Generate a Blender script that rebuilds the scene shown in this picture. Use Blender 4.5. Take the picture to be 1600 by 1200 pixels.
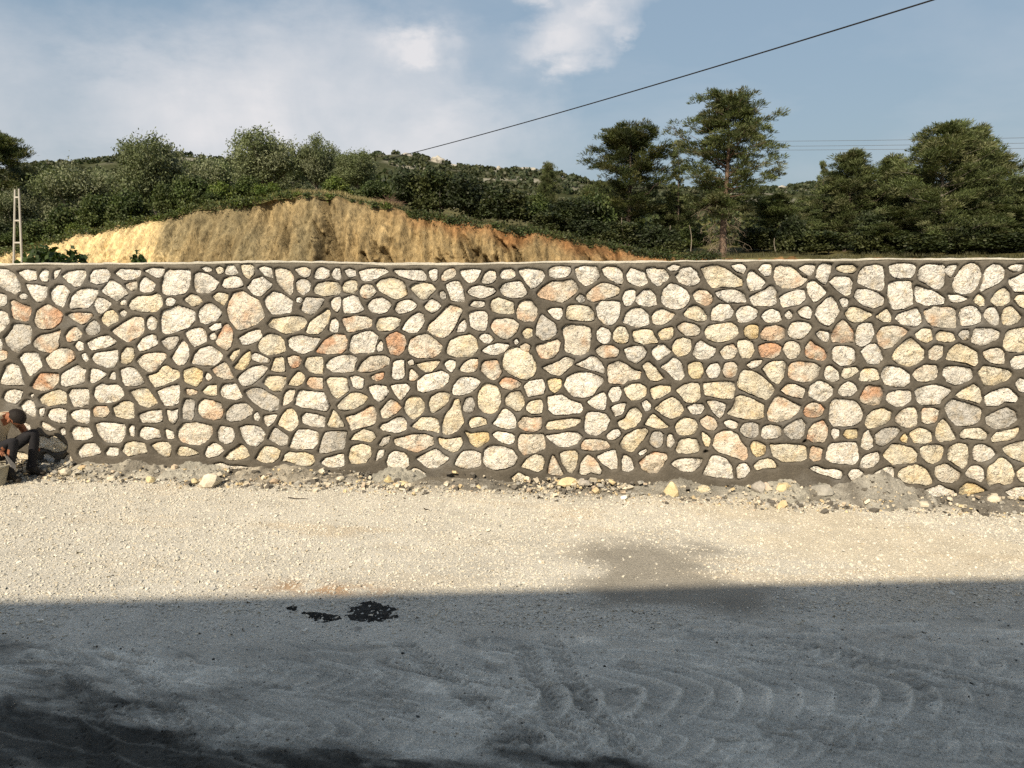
import bpy, bmesh, math, random
import numpy as np
from mathutils import Vector, Matrix

for o in list(bpy.data.objects):
    bpy.data.objects.remove(o, do_unlink=True)
SC = bpy.context.scene
COL = SC.collection
R = math.radians

# ------------------------------------------------------------------ camera
F_PX = 1164.0                       # focal length in pixels of a 1600 wide frame
YAW, PITCH = R(5.5), math.atan(150 / F_PX)
EYE = np.array([0.0, -9.0, 2.36])   # the wall face is the plane y = 0
cam_d = bpy.data.cameras.new('camera')
cam_d.lens = 36 * F_PX / 1600
cam_d.sensor_width = 36
cam_d.clip_start, cam_d.clip_end = 0.05, 6000
cam = bpy.data.objects.new('camera', cam_d)
cam.location = EYE
cam.rotation_euler = (math.pi / 2 - PITCH, 0, YAW)
COL.objects.link(cam)
SC.camera = cam

# ------------------------------------------------------------------ sky and sun
SUN_EL, SUN_AZ = R(39), R(18)       # azimuth measured from straight behind the camera towards the left
S = np.array([-math.sin(SUN_AZ) * math.cos(SUN_EL), -math.cos(SUN_AZ) * math.cos(SUN_EL), math.sin(SUN_EL)])
SC.view_settings.view_transform = 'Standard'
SC.view_settings.look = 'None'
SC.view_settings.gamma = 1
SC.view_settings.use_curve_mapping = False
SC.view_settings.exposure = 0.77
SKY_STRENGTH = 0.085
SC.cycles.use_denoising = False      # keep the grain of stone, gravel and leaves
SC.cycles.max_bounces = 6
SC.cycles.sample_clamp_indirect = 4.0
sun_d = bpy.data.lights.new('sun', 'SUN')
sun_d.energy = 3.75
sun_d.angle = R(0.55)
sun_d.color = (1.0, 0.85, 0.635)
sun = bpy.data.objects.new('sun', sun_d)
sun.rotation_euler = Vector(S).to_track_quat('Z', 'Y').to_euler()
sun.location = (-8, -20, 25)
COL.objects.link(sun)

world = bpy.data.worlds.new('World')
SC.world = world
world.use_nodes = True


class NT:
    """small node-tree builder"""
    def __init__(self, tree):
        self.t = tree
        tree.nodes.clear()

    def n(self, typ, props=None, **ins):
        nd = self.t.nodes.new(typ)
        for k, v in (props or {}).items():
            setattr(nd, k, v)
        for k, v in ins.items():
            key = int(k[1:]) if k[0] == '_' and k[1:].isdigit() else k.replace('_', ' ')
            self.put(nd.inputs[key], v)
        return nd

    def put(self, sock, v):
        if isinstance(v, bpy.types.NodeSocket):
            self.t.links.new(v, sock)
        elif isinstance(v, bpy.types.Node):
            self.t.links.new(v.outputs[0], sock)
        else:
            sock.default_value = v

    def math(self, op, a, b=0.0, clamp=False):
        nd = self.n('ShaderNodeMath', dict(operation=op, use_clamp=clamp), _0=a, _1=b)
        return nd.outputs[0]

    def mix(self, f, a, b, typ='MIX'):
        nd = self.n('ShaderNodeMix', dict(data_type='RGBA', blend_type=typ))
        self.put(nd.inputs[0], f)
        self.put(nd.inputs[6], a)
        self.put(nd.inputs[7], b)
        return nd.outputs[2]

    def ramp(self, v, stops):
        nd = self.n('ShaderNodeValToRGB')
        self.put(nd.inputs[0], v)
        el = nd.color_ramp.elements
        while len(el) < len(stops):
            el.new(0.5)
        for e, (p, c) in zip(el, stops):
            e.position = p
            e.color = (c, c, c, 1) if isinstance(c, (int, float)) else (*c, 1)
        return nd.outputs[0]

    def noise(self, scale, detail=4, rough=0.55, vec=None, dist=0.0):
        nd = self.n('ShaderNodeTexNoise')
        nd.inputs['Scale'].default_value = scale
        nd.inputs['Detail'].default_value = detail
        nd.inputs['Roughness'].default_value = rough
        nd.inputs['Distortion'].default_value = dist
        if vec is not None:
            self.put(nd.inputs['Vector'], vec)
        return nd.outputs[0]


def build_sky():
    w = NT(world.node_tree)
    sky = w.n('ShaderNodeTexSky', dict(sky_type='NISHITA', sun_disc=False, sun_elevation=SUN_EL,
                                       sun_rotation=math.pi + SUN_AZ, altitude=200, air_density=1.6, dust_density=3.6, ozone_density=1.4))
    tc = w.n('ShaderNodeTexCoord')
    vec = tc.outputs['Generated']
    sep = w.n('ShaderNodeSeparateXYZ', _0=vec)
    x, y, z = sep.outputs
    az = w.math('ARCTAN2', x, y)
    el = w.math('ARCSINE', z)
    # cloud layer, seen on a plane overhead
    zz = w.math('ADD', w.math('ABSOLUTE', z), 0.22)
    pl = w.n('ShaderNodeCombineXYZ', _0=w.math('DIVIDE', x, zz), _1=w.math('DIVIDE', y, zz), _2=0.0)
    big = w.noise(1.25, 6, 0.55, pl.outputs[0], 0.3)
    wisp = w.noise(7.0, 6, 0.58, vec, 0.3)
    wa = w.math('MULTIPLY', w.math('SUBTRACT', w.noise(9.0, 5, 0.6, vec), 0.5), 0.13)
    we = w.math('MULTIPLY', w.math('SUBTRACT', w.noise(8.0, 5, 0.6, pl.outputs[0]), 0.5), 0.09)
    azw, elw = w.math('ADD', az, wa), w.math('ADD', el, we)
    total = None
    #        azimuth, elevation, half width, half height, weight (clouds drifting over the hill and on round the sky)
    blobs = [(-0.36, 0.145, 0.27, 0.100, 0.84), (-0.50, 0.215, 0.15, 0.060, 0.36), (-0.32, 0.290, 0.20, 0.075, 0.42), (-0.225, 0.291, 0.038, 0.022, 0.95),
             (-0.030, 0.300, 0.060, 0.026, 1.05), (0.010, 0.335, 0.055, 0.018, 0.95), (0.060, 0.312, 0.020, 0.014, 0.6), (-0.055, 0.365, 0.045, 0.014, 0.7), (0.07, 0.372, 0.09, 0.022, 0.75),
             (-0.75, 0.20, 0.10, 0.20, 0.40), (-0.15, 0.20, 0.10, 0.05, 0.35), (0.9, 0.3, 0.3, 0.08, 0.6),
             (-1.4, 0.35, 0.3, 0.1, 0.7), (1.9, 0.4, 0.35, 0.1, 0.7), (-2.3, 0.3, 0.3, 0.1, 0.7), (2.8, 0.35, 0.3, 0.1, 0.7)]
    for a, e, sa, se, wt in blobs:
        da = w.math('DIVIDE', w.math('SUBTRACT', azw, a), sa)
        de = w.math('DIVIDE', w.math('SUBTRACT', elw, e), se)
        q = w.math('ADD', w.math('MULTIPLY', da, da), w.math('MULTIPLY', de, de))
        g = w.math('MULTIPLY', w.math('EXPONENT', w.math('MULTIPLY', q, -1.0)), wt)
        total = g if total is None else w.math('ADD', total, g)
    det = w.ramp(wisp, [(0.32, 0.62), (0.62, 1.0)])
    m = w.ramp(w.math('MULTIPLY', total, det), [(0.12, 0.0), (0.45, 0.50), (0.70, 0.74), (0.95, 1.0)])
    veil = w.ramp(big, [(0.47, 0.0), (0.78, 0.28)])
    m = w.math('ADD', m, veil, True)
    cl = w.n('ShaderNodeRGB')
    cl.outputs[0].default_value = (5.6, 5.5, 5.6, 1)
    # hazy summer air: the blue is greyed a little all round the sky
    hz = w.mix(0.70, sky.outputs[0], (1.86, 2.52, 3.30, 1))
    col = w.mix(w.math('MULTIPLY', m, 0.92, True), hz, cl.outputs[0])
    bg = w.n('ShaderNodeBackground', Color=col, Strength=SKY_STRENGTH)
    out = w.n('ShaderNodeOutputWorld')
    w.t.links.new(bg.outputs[0], out.inputs[0])


build_sky()

# ------------------------------------------------------------------ helpers
_fwd = np.array([-math.sin(YAW) * math.cos(PITCH), math.cos(YAW) * math.cos(PITCH), -math.sin(PITCH)])
_rgt = np.array([math.cos(YAW), math.sin(YAW), 0])
_up = np.cross(_rgt, _fwd)


def at(px, py, Y):
    """the place in the world, Y metres behind the wall face, that the survey photo shows at (px, py)"""
    d = _fwd * F_PX + _rgt * (px - 800) + _up * (600 - py)
    return EYE + d * ((Y - EYE[1]) / d[1])


def lvl(x):
    """the yard falls gently to the right"""
    return -0.03 - 0.012 * (np.asarray(x, float) + 6)


def gnd(px, py):
    """the place on the yard surface surveyed at (px, py)"""
    d = _fwd * F_PX + _rgt * (px - 800) + _up * (600 - py)
    t = (-0.1 - EYE[2]) / d[2]
    for _ in range(3):
        p = EYE + d * t
        t = (float(lvl(p[0])) - EYE[2]) / d[2]
    return EYE + d * t


def _hash(ix, iy, iz, seed):
    h = (ix * 374761393 + iy * 668265263 + iz * 2147483647 + seed * 974711) & 0xFFFFFFFF
    h = ((h ^ (h >> 13)) * 1274126177) & 0xFFFFFFFF
    h = ((h ^ (h >> 16)) * 2246822519) & 0xFFFFFFFF
    return ((h ^ (h >> 13)) & 0xFFFFFF) / float(0xFFFFFF)


def vn(x, y, z=0.0, seed=0):
    x, y, z = np.broadcast_arrays(np.asarray(x, float), np.asarray(y, float), np.asarray(z, float))
    fx, fy, fz = np.floor(x), np.floor(y), np.floor(z)
    ix, iy, iz = fx.astype(np.int64), fy.astype(np.int64), fz.astype(np.int64)
    u, v, w = x - fx, y - fy, z - fz
    u, v, w = u * u * (3 - 2 * u), v * v * (3 - 2 * v), w * w * (3 - 2 * w)
    flat = bool(np.all(z == 0))
    def lay(k):
        a = _hash(ix, iy, iz + k, seed); b = _hash(ix + 1, iy, iz + k, seed)
        c = _hash(ix, iy + 1, iz + k, seed); d = _hash(ix + 1, iy + 1, iz + k, seed)
        return (a * (1 - u) + b * u) * (1 - v) + (c * (1 - u) + d * u) * v
    r = lay(0)
    if not flat:
        r = r * (1 - w) + lay(1) * w
    return r * 2 - 1


def fbm(x, y, z=0.0, oct=4, seed=0, gain=0.5):
    s, a, n, f = 0.0, 1.0, 0.0, 1.0
    for k in range(oct):
        s = s + a * vn(np.asarray(x) * f, np.asarray(y) * f, np.asarray(z) * f, seed + k * 17)
        n += a
        a *= gain
        f *= 2.03
    return s / n


def sstep(a, b, x):
    t = np.clip((np.asarray(x, float) - a) / (b - a), 0, 1)
    return t * t * (3 - 2 * t)


def mesh_np(name, V, F, mats, col=None, smooth=False, midx=None):
    """V (n,3); F one (m,k) array or a list of such arrays; col per vertex rgb"""
    V = np.ascontiguousarray(V, dtype=np.float32)
    Fs = [np.asarray(f, dtype=np.int32) for f in (F if isinstance(F, list) else [F]) if len(f)]
    me = bpy.data.meshes.new(name)
    me.vertices.add(len(V))
    me.vertices.foreach_set('co', V.ravel())
    loops = np.concatenate([f.ravel() for f in Fs])
    tot = np.concatenate([np.full(len(f), f.shape[1], np.int32) for f in Fs])
    st = np.concatenate([[0], np.cumsum(tot)[:-1]]).astype(np.int32)
    me.loops.add(len(loops))
    me.loops.foreach_set('vertex_index', loops)
    me.polygons.add(len(tot))
    me.polygons.foreach_set('loop_start', st)
    me.polygons.foreach_set('loop_total', tot)
    for m in (mats if isinstance(mats, (list, tuple)) else [mats]):
        me.materials.append(m)
    if midx is not None:
        me.polygons.foreach_set('material_index', np.asarray(midx, dtype=np.int32))
    me.polygons.foreach_set('use_smooth', np.full(len(tot), bool(smooth)))
    me.update(calc_edges=True)
    if col is not None:
        ca = me.color_attributes.new('Col', 'FLOAT_COLOR', 'POINT')
        c = np.ones((len(V), 4), np.float32)
        c[:, :3] = col
        ca.data.foreach_set('color', c.ravel())
    return me


def obj(name, me, parent=None, loc=None):
    o = bpy.data.objects.new(name, me)
    COL.objects.link(o)
    if parent is not None:
        o.parent = parent
    if loc is not None:
        o.location = loc
    return o


def tag(o, label=None, cat=None, group=None, kind=None):
    for k, v in (('label', label), ('category', cat), ('group', group), ('kind', kind)):
        if v:
            o[k] = v
    return o


def empty(name, loc=(0, 0, 0), rz=0.0):
    o = bpy.data.objects.new(name, None)
    o.empty_display_size = 0.2
    COL.objects.link(o)
    o.location = loc
    o.rotation_euler = (0, 0, rz)
    return o


def copy_tree(o, parent=None):
    c = o.copy()
    COL.objects.link(c)
    if parent is not None:
        c.parent = parent
    for ch in list(o.children):
        copy_tree(ch, c)
    return c


def grid_faces(nr, nc):
    a = np.arange(nr * nc).reshape(nr, nc)
    return np.stack([a[:-1, :-1].ravel(), a[:-1, 1:].ravel(), a[1:, 1:].ravel(), a[1:, :-1].ravel()], 1)


def tubes(paths, sides=6):
    """paths: list of (points (n,3), radii (n)); returns V, F (quads)"""
    Vs, Fs, base = [], [], 0
    for P, rad in paths:
        P = np.asarray(P, float)
        rad = np.broadcast_to(np.asarray(rad, float), (len(P),))
        T = np.gradient(P, axis=0)
        T /= np.linalg.norm(T, axis=1)[:, None] + 1e-9
        ref = np.where(np.abs(T[:, 2:3]) > 0.9, np.array([[1., 0, 0]]), np.array([[0, 0, 1.]]))
        A = np.cross(T, ref)
        A /= np.linalg.norm(A, axis=1)[:, None] + 1e-9
        B = np.cross(T, A)
        th = np.linspace(0, 2 * np.pi, sides, endpoint=False)
        ring = (P[:, None] + rad[:, None, None] * (np.cos(th)[None, :, None] * A[:, None] + np.sin(th)[None, :, None] * B[:, None]))
        Vs.append(ring.reshape(-1, 3))
        n = len(P)
        i = np.arange(n - 1)[:, None] * sides
        j = np.arange(sides)[None]
        k = (j + 1) % sides
        Fs.append(np.stack([base + i + j, base + i + k, base + i + sides + k, base + i + sides + j], -1).reshape(-1, 4))
        base += n * sides
    return np.concatenate(Vs), np.concatenate(Fs)


def boxes(lst):
    """list of (x0,x1,y0,y1,z0,z1)"""
    V, F = [], []
    for k, (a, b, c, d, e, f) in enumerate(lst):
        V += [(a, c, e), (b, c, e), (b, d, e), (a, d, e), (a, c, f), (b, c, f), (b, d, f), (a, d, f)]
        F += [[q + 8 * k for q in r] for r in ((0, 3, 2, 1), (4, 5, 6, 7), (0, 1, 5, 4), (1, 2, 6, 5), (2, 3, 7, 6), (3, 0, 4, 7))]
    return np.array(V, float), np.array(F)


# ------------------------------------------------------------------ materials
def mat(name, rough=0.85, color=None, attr=True, var=0.35, var_scale=8.0, fine=0.0, fine_scale=60.0, bump=0.0, bump_scale=40.0,
        bump_dist=0.02, translucent=0.0, rand=0.0, spec=0.25, pits=0.0, pit_scale=30.0, coords='Object', bump_detail=6, stretch=None):
    m = bpy.data.materials.new(name)
    m.use_nodes = True
    t = NT(m.node_tree)
    tc = t.n('ShaderNodeTexCoord')
    geo = t.n('ShaderNodeNewGeometry')
    vec = geo.outputs['Position'] if coords == 'World' else tc.outputs['Object']
    if stretch:
        vec = t.n('ShaderNodeVectorMath', dict(operation='MULTIPLY'), _0=vec, _1=stretch).outputs[0]
    if attr:
        c = t.n('ShaderNodeVertexColor', dict(layer_name='Col')).outputs[0]
    else:
        c = t.n('ShaderNodeRGB').outputs[0]
        c.default_value = (*color, 1)
    if var:
        v = t.ramp(t.noise(var_scale, 5, 0.6, vec), [(0.25, 1 - var), (0.75, 1 + var)])
        c = t.mix(1.0, c, v, 'MULTIPLY')
    if fine:
        v = t.ramp(t.noise(fine_scale, 4, 0.7, vec), [(0.3, 1 - fine), (0.7, 1 + fine)])
        c = t.mix(1.0, c, v, 'MULTIPLY')
    if pits:
        pn = t.ramp(t.noise(pit_scale, 5, 0.75, vec, 0.6), [(0.335, 1 - pits), (0.42, 1.0)])
        c = t.mix(1.0, c, pn, 'MULTIPLY')
    if rand:
        oi = t.n('ShaderNodeObjectInfo')
        v = t.ramp(oi.outputs['Random'], [(0.0, 1 - rand), (1.0, 1 + rand)])
        c = t.mix(1.0, c, v, 'MULTIPLY')
    bs = t.n('ShaderNodeBsdfPrincipled', Base_Color=c, Roughness=rough)
    bs.inputs['Specular IOR Level'].default_value = spec
    if bump:
        b = t.n('ShaderNodeBump', Height=t.noise(bump_scale, bump_detail, 0.65, vec), Strength=bump, Distance=bump_dist)
        t.put(bs.inputs['Normal'], b.outputs[0])
    sh = bs.outputs[0]
    if translucent:
        tr = t.n('ShaderNodeBsdfTranslucent', Color=t.mix(1.0, c, (1.2, 1.25, 0.5, 1), 'MULTIPLY'))
        mx = t.n('ShaderNodeMixShader', _0=translucent, _1=sh, _2=tr.outputs[0])
        sh = mx.outputs[0]
    o = t.n('ShaderNodeOutputMaterial')
    t.t.links.new(sh, o.inputs[0])
    return m


def limestone():
    m = bpy.data.materials.new('limestone')
    m.use_nodes = True
    t = NT(m.node_tree)
    vec = t.n('ShaderNodeNewGeometry').outputs['Position']
    c = t.n('ShaderNodeVertexColor', dict(layer_name='Col')).outputs[0]
    warm = t.mix(1.0, c, (1.04, 0.86, 0.60, 1), 'MULTIPLY')
    c = t.mix(t.ramp(t.noise(11, 5, 0.65, vec, 0.4), [(0.50, 0.0), (0.70, 0.6)]), c, warm)
    c = t.mix(t.ramp(t.noise(17, 6, 0.7, vec, 0.8), [(0.53, 0.0), (0.70, 0.62)]), c, (0.36, 0.345, 0.31, 1))
    v = t.ramp(t.noise(48, 5, 0.75, vec), [(0.33, 0.72), (0.62, 1.17)])
    c = t.mix(1.0, c, v, 'MULTIPLY')
    pit = t.ramp(t.noise(30, 6, 0.8, vec, 1.2), [(0.34, 0.25), (0.41, 1.0)])
    c = t.mix(1.0, c, pit, 'MULTIPLY')
    cn = t.math('ABSOLUTE', t.math('SUBTRACT', t.noise(10, 5, 0.6, vec, 0.9), 0.5))
    crack = t.math('ADD', t.ramp(cn, [(0.0, 0.30), (0.016, 1.0)]), t.ramp(t.noise(6, 3, 0.5, vec), [(0.42, 1.0), (0.60, 0.0)]), True)
    c = t.mix(1.0, c, crack, 'MULTIPLY')
    h = t.math('ADD', t.math('MULTIPLY', t.noise(13, 4, 0.6, vec, 0.5), 1.6), t.math('ADD', t.math('MULTIPLY', t.noise(42, 6, 0.75, vec), 0.9), t.math('MULTIPLY', t.math('ADD', pit, crack), 0.35)))
    b = t.n('ShaderNodeBump', Height=h, Strength=1.0, Distance=0.030)
    bs = t.n('ShaderNodeBsdfPrincipled', Base_Color=c, Roughness=0.92, Normal=b.outputs[0])
    bs.inputs['Specular IOR Level'].default_value = 0.12
    o = t.n('ShaderNodeOutputMaterial')
    t.t.links.new(bs.outputs[0], o.inputs[0])
    return m


M = dict(
    stone=limestone(),
    mortar=mat('mortar', 0.85, var=0.22, var_scale=2.2, fine=0.20, fine_scale=45, bump=0.7, bump_scale=38, bump_dist=0.012, coords='World', spec=0.2),
    ground=mat('yard_surface', 0.95, var=0.16, var_scale=3.0, fine=0.34, fine_scale=75, bump=1.0, bump_scale=55, bump_dist=0.022, coords='World', spec=0.1),
    pebble=mat('gravel', 0.9, var=0.15, var_scale=25, coords='World', spec=0.15),
    rubble=mat('rubble', 0.92, var=0.2, var_scale=18, fine=0.15, fine_scale=80, bump=0.6, bump_scale=50, bump_dist=0.01, coords='World', spec=0.15),
    heap=mat('cement_spoil', 0.95, var=0.25, var_scale=6, fine=0.3, fine_scale=60, bump=1.0, bump_scale=45, bump_dist=0.02, coords='World', spec=0.1),
    bank=mat('cut_earth', 0.95, var=0.26, var_scale=0.9, fine=0.36, fine_scale=3.6, bump=0.9, bump_scale=4.0, bump_dist=0.30, coords='World', spec=0.05, stretch=(1, 1, 0.28)),
    soil=mat('hill_soil', 0.95, var=0.3, var_scale=0.3, fine=0.3, fine_scale=2.0, bump=0.6, bump_scale=1.5, bump_dist=0.3, coords='World', spec=0.05),
    leaf=mat('foliage', 0.6, var=0.0, rand=0.14, translucent=0.18, spec=0.3),
    bark=mat('bark', 0.9, var=0.3, var_scale=6, bump=0.6, bump_scale=14, bump_dist=0.05),
    crag=mat('crag_limestone', 0.9, var=0.3, var_scale=0.25, fine=0.3, fine_scale=1.2, bump=0.8, bump_scale=1.0, bump_dist=0.6, coords='World'),
    concrete=mat('pole_concrete', 0.8, color=(0.40, 0.39, 0.36), attr=False, var=0.15, var_scale=2),
    cable=mat('cable_rubber', 0.6, color=(0.012, 0.012, 0.013), attr=False, var=0),
    wire=mat('wire_metal', 0.5, color=(0.10, 0.11, 0.13), attr=False, var=0),
    plaster=mat('plaster', 0.85, color=(0.55, 0.53, 0.49), attr=False, var=0.08, var_scale=1),
    glass=mat('window_glass', 0.08, color=(0.03, 0.035, 0.04), attr=False, var=0, spec=0.6),
    wood=mat('painted_wood', 0.6, color=(0.20, 0.12, 0.07), attr=False, var=0.15, var_scale=6),
    skin=mat('skin', 0.6, color=(0.27, 0.115, 0.065), attr=False, var=0.08, var_scale=20),
    shirt=mat('shirt_cotton', 0.9, color=(0.50, 0.43, 0.32), attr=False, var=0.1, var_scale=12, bump=0.5, bump_scale=14, bump_dist=0.03),
    trousers=mat('trouser_cloth', 0.9, color=(0.018, 0.018, 0.022), attr=False, var=0.2, var_scale=12, bump=0.4, bump_scale=14, bump_dist=0.02),
    shoe=mat('shoe', 0.7, color=(0.03, 0.026, 0.022), attr=False, var=0.1),
    hair=mat('hair', 0.7, color=(0.012, 0.009, 0.008), attr=False, var=0.1, bump=0.6, bump_scale=80, bump_dist=0.01),
    steel=mat('tool_steel', 0.45, color=(0.22, 0.21, 0.20), attr=False, var=0.2, var_scale=20, spec=0.5),
    bucket=mat('mortar_bucket', 0.85, color=(0.33, 0.31, 0.25), attr=False, var=0.25, var_scale=14, bump=0.3, bump_scale=40, bump_dist=0.01),
)

# ------------------------------------------------------------------ ground
rng = np.random.default_rng(7)


def ell(x, y, px, py, wx, wy):
    """soft spot on the yard, its centre and half sizes surveyed"""
    c = gnd(px, py)
    a = abs(gnd(px + wx, py)[0] - gnd(px - wx, py)[0]) / 2
    b = abs(gnd(px, py + wy)[1] - gnd(px, py - wy)[1]) / 2
    return np.exp(-(((x - c[0]) / a) ** 2 + ((y - c[1]) / b) ** 2))


def seg_dist(x, y, P):
    """distance to a polyline, signed side distance and run along it"""
    best = np.full(x.shape, 1e9); side = np.zeros(x.shape); run = np.zeros(x.shape); acc = 0.0
    for (ax, ay), (bx, by) in zip(P[:-1], P[1:]):
        dx, dy = bx - ax, by - ay
        L = math.hypot(dx, dy)
        t = np.clip(((x - ax) * dx + (y - ay) * dy) / (L * L), 0, 1)
        ex, ey = x - ax - t * dx, y - ay - t * dy
        d = np.hypot(ex, ey)
        m = d < best
        best = np.where(m, d, best)
        side = np.where(m, np.sign(dx * ey - dy * ex) * d, side)
        run = np.where(m, acc + t * L, run)
        acc += L
    return best, side, run


TRACKS = [([(205, 1030), (260, 1100), (300, 1210)], 0.085), ([(630, 1005), (745, 1100), (905, 1215)], 0.075),
          ([(818, 1020), (845, 1090), (925, 1210)], 0.08), ([(1010, 990), (1250, 1010), (1620, 1090)], 0.06), ([(860, 1000), (905, 1090), (1010, 1215)], 0.07), ([(90, 1020), (140, 1090), (165, 1210)], 0.07)]
TRACKS = [([tuple(gnd(*p)[:2]) for p in P], w) for P, w in TRACKS]
YB = gnd(60, 1005), gnd(1560, 955)


def dust_mask(x, y):
    yb = YB[0][1] + (x - YB[0][0]) * (YB[1][1] - YB[0][1]) / (YB[1][0] - YB[0][0])
    n = 0.28 * fbm(x * 0.9, y * 1.6, oct=4, seed=3)
    return sstep(-0.12, 0.22, yb - y + n)


def fines_mask(x, y):
    n = fbm(x * 1.6, y * 2.6, oct=5, seed=9, gain=0.6)
    a = ell(x, y, 1015, 868, 125, 34) * 1.2 + ell(x, y, 1100, 932, 210, 34) * 0.95 + ell(x, y, 1000, 905, 70, 25) * 0.9
    return sstep(0.20, 1.05, a * 0.95 + 0.65 * n)


def sandy_mask(x, y):
    n = fbm(x * 1.0, y * 2.5, oct=4, seed=12)
    a = ell(x, y, 1420, 860, 260, 40) + ell(x, y, 1180, 800, 200, 18) * 0.8 + ell(x, y, 600, 830, 260, 30) * 0.45
    return sstep(0.35, 0.75, a + 0.35 * n)


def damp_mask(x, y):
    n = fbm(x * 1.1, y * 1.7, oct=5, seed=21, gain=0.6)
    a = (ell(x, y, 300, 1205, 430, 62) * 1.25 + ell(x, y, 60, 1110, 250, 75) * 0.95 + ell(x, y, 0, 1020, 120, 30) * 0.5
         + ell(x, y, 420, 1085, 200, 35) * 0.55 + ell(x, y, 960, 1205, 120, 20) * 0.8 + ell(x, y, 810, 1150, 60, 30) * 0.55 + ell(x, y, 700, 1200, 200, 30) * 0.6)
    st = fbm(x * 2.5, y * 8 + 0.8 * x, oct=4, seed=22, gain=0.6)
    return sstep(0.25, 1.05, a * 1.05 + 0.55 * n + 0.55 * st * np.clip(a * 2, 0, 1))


def yard_h(x, y):
    d = dust_mask(x, y)
    wx = 0.30 * fbm(x * 1.3, y * 1.3, oct=3, seed=31)
    wy = 0.16 * fbm(x * 1.1 + 5, y * 1.4, oct=3, seed=32)
    # thin scuff lines swept by turning wheels
    n1 = fbm(x * 0.9 + wx * 2 + y * 0.5, (y + wy + 0.12 * x) * 5.2, oct=2, seed=33)
    n2 = fbm(x * 1.3 - wx * 2, (y + wy * 1.2 + 0.22 * x) * 6.5, oct=2, seed=37)
    m1 = 0.35 + 0.65 * sstep(-0.35, 0.25, vn(x * 0.9, y * 1.1, seed=34))
    m2 = sstep(-0.2, 0.4, vn(x * 0.8 + 7, y * 1.2, seed=38))
    h = d * (0.017 * np.exp(-(n1 / 0.05) ** 2) * m1 + 0.016 * np.exp(-(n2 / 0.045) ** 2) * m2 - 0.015 * np.exp(-((n1 - 0.09) / 0.05) ** 2) * m1 + 0.015 * np.exp(-((n2 - 0.25) / 0.035) ** 2) + 0.014 * np.exp(-((n1 + 0.28) / 0.035) ** 2))
    # crescents
    for px0, py0, px1, py1, half, lam, amp in ((800, 1085, 1560, 1080, 0.34, 0.20, 0.020), (700, 1150, 1300, 1165, 0.20, 0.15, 0.016), (240, 1120, 640, 1150, 0.25, 0.17, 0.014), (1150, 1010, 1620, 1040, 0.22, 0.16, 0.013), (420, 1050, 780, 1060, 0.22, 0.14, 0.011), (1250, 1150, 1600, 1170, 0.2, 0.13, 0.012)):
        a, b = gnd(px0, py0), gnd(px1, py1)
        yb = a[1] + (x - a[0]) * (b[1] - a[1]) / (b[0] - a[0])
        t = (y - yb) / half
        ph = (x + 0.16 * t * t + 0.30 * t * (t > 0) + 0.25 * wx) / lam + 0.25 * vn(x * 2, y * 2, seed=35)
        fr = ph - np.floor(ph)
        prof = np.where(fr < 0.86, (fr / 0.86) ** 5, (1 - fr) / 0.14)
        env = np.exp(-t * t * 1.1) * sstep(-0.3, 0.3, x - a[0]) * sstep(-0.3, 0.3, b[0] - x)
        h = h + d * amp * 1.9 * (prof - 0.2) * env * (0.75 + 0.5 * vn(x * 3.1, y * 3.1, seed=36))
    # tyre tracks with lugs
    for P, w in TRACKS:
        b, s, run = seg_dist(x, y, P)
        inn = 1 - sstep(w * 0.85, w * 1.15, b)
        rib = np.cos(s / w * np.pi * 2.2)
        lug = np.sign(np.sin(2 * np.pi * (run + np.abs(s) * 0.7) / 0.055)) * sstep(0.45, 0.6, b / w)
        fade = d * (0.45 + 0.55 * sstep(-0.3, 0.3, vn(run * 1.3, s * 0, seed=40)))
        h = h + fade * inn * (-0.003 + 0.006 * lug) - fade * 0.008 * (np.exp(-((b - w * 0.28) / 0.013) ** 2)) + fade * 0.005 * np.exp(-((b - w * 1.25) / 0.02) ** 2)
    h = h + 0.006 * fbm(x * 2.2, y * 2.2, oct=3, seed=41) + 0.035 * fbm(x * 0.35, y * 0.45, oct=2, seed=42)
    h = h + 0.0055 * fbm(x * 20, y * 22, oct=4, seed=43, gain=0.75) * (0.4 + 0.6 * d)
    h = h + damp_mask(x, y) * 0.014 * fbm(x * 6, y * 6, oct=3, seed=44)
    # loose spoil banked against the foot of the wall
    foot = np.exp(-((y + 0.05) / 0.26) ** 2)
    h = h + foot * (0.055 + 0.05 * fbm(x * 1.6, y * 3, oct=4, seed=45))
    return h


def ground_z(x, y):
    return lvl(x) + yard_h(np.atleast_1d(np.asarray(x, float)), np.atleast_1d(np.asarray(y, float)))


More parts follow.
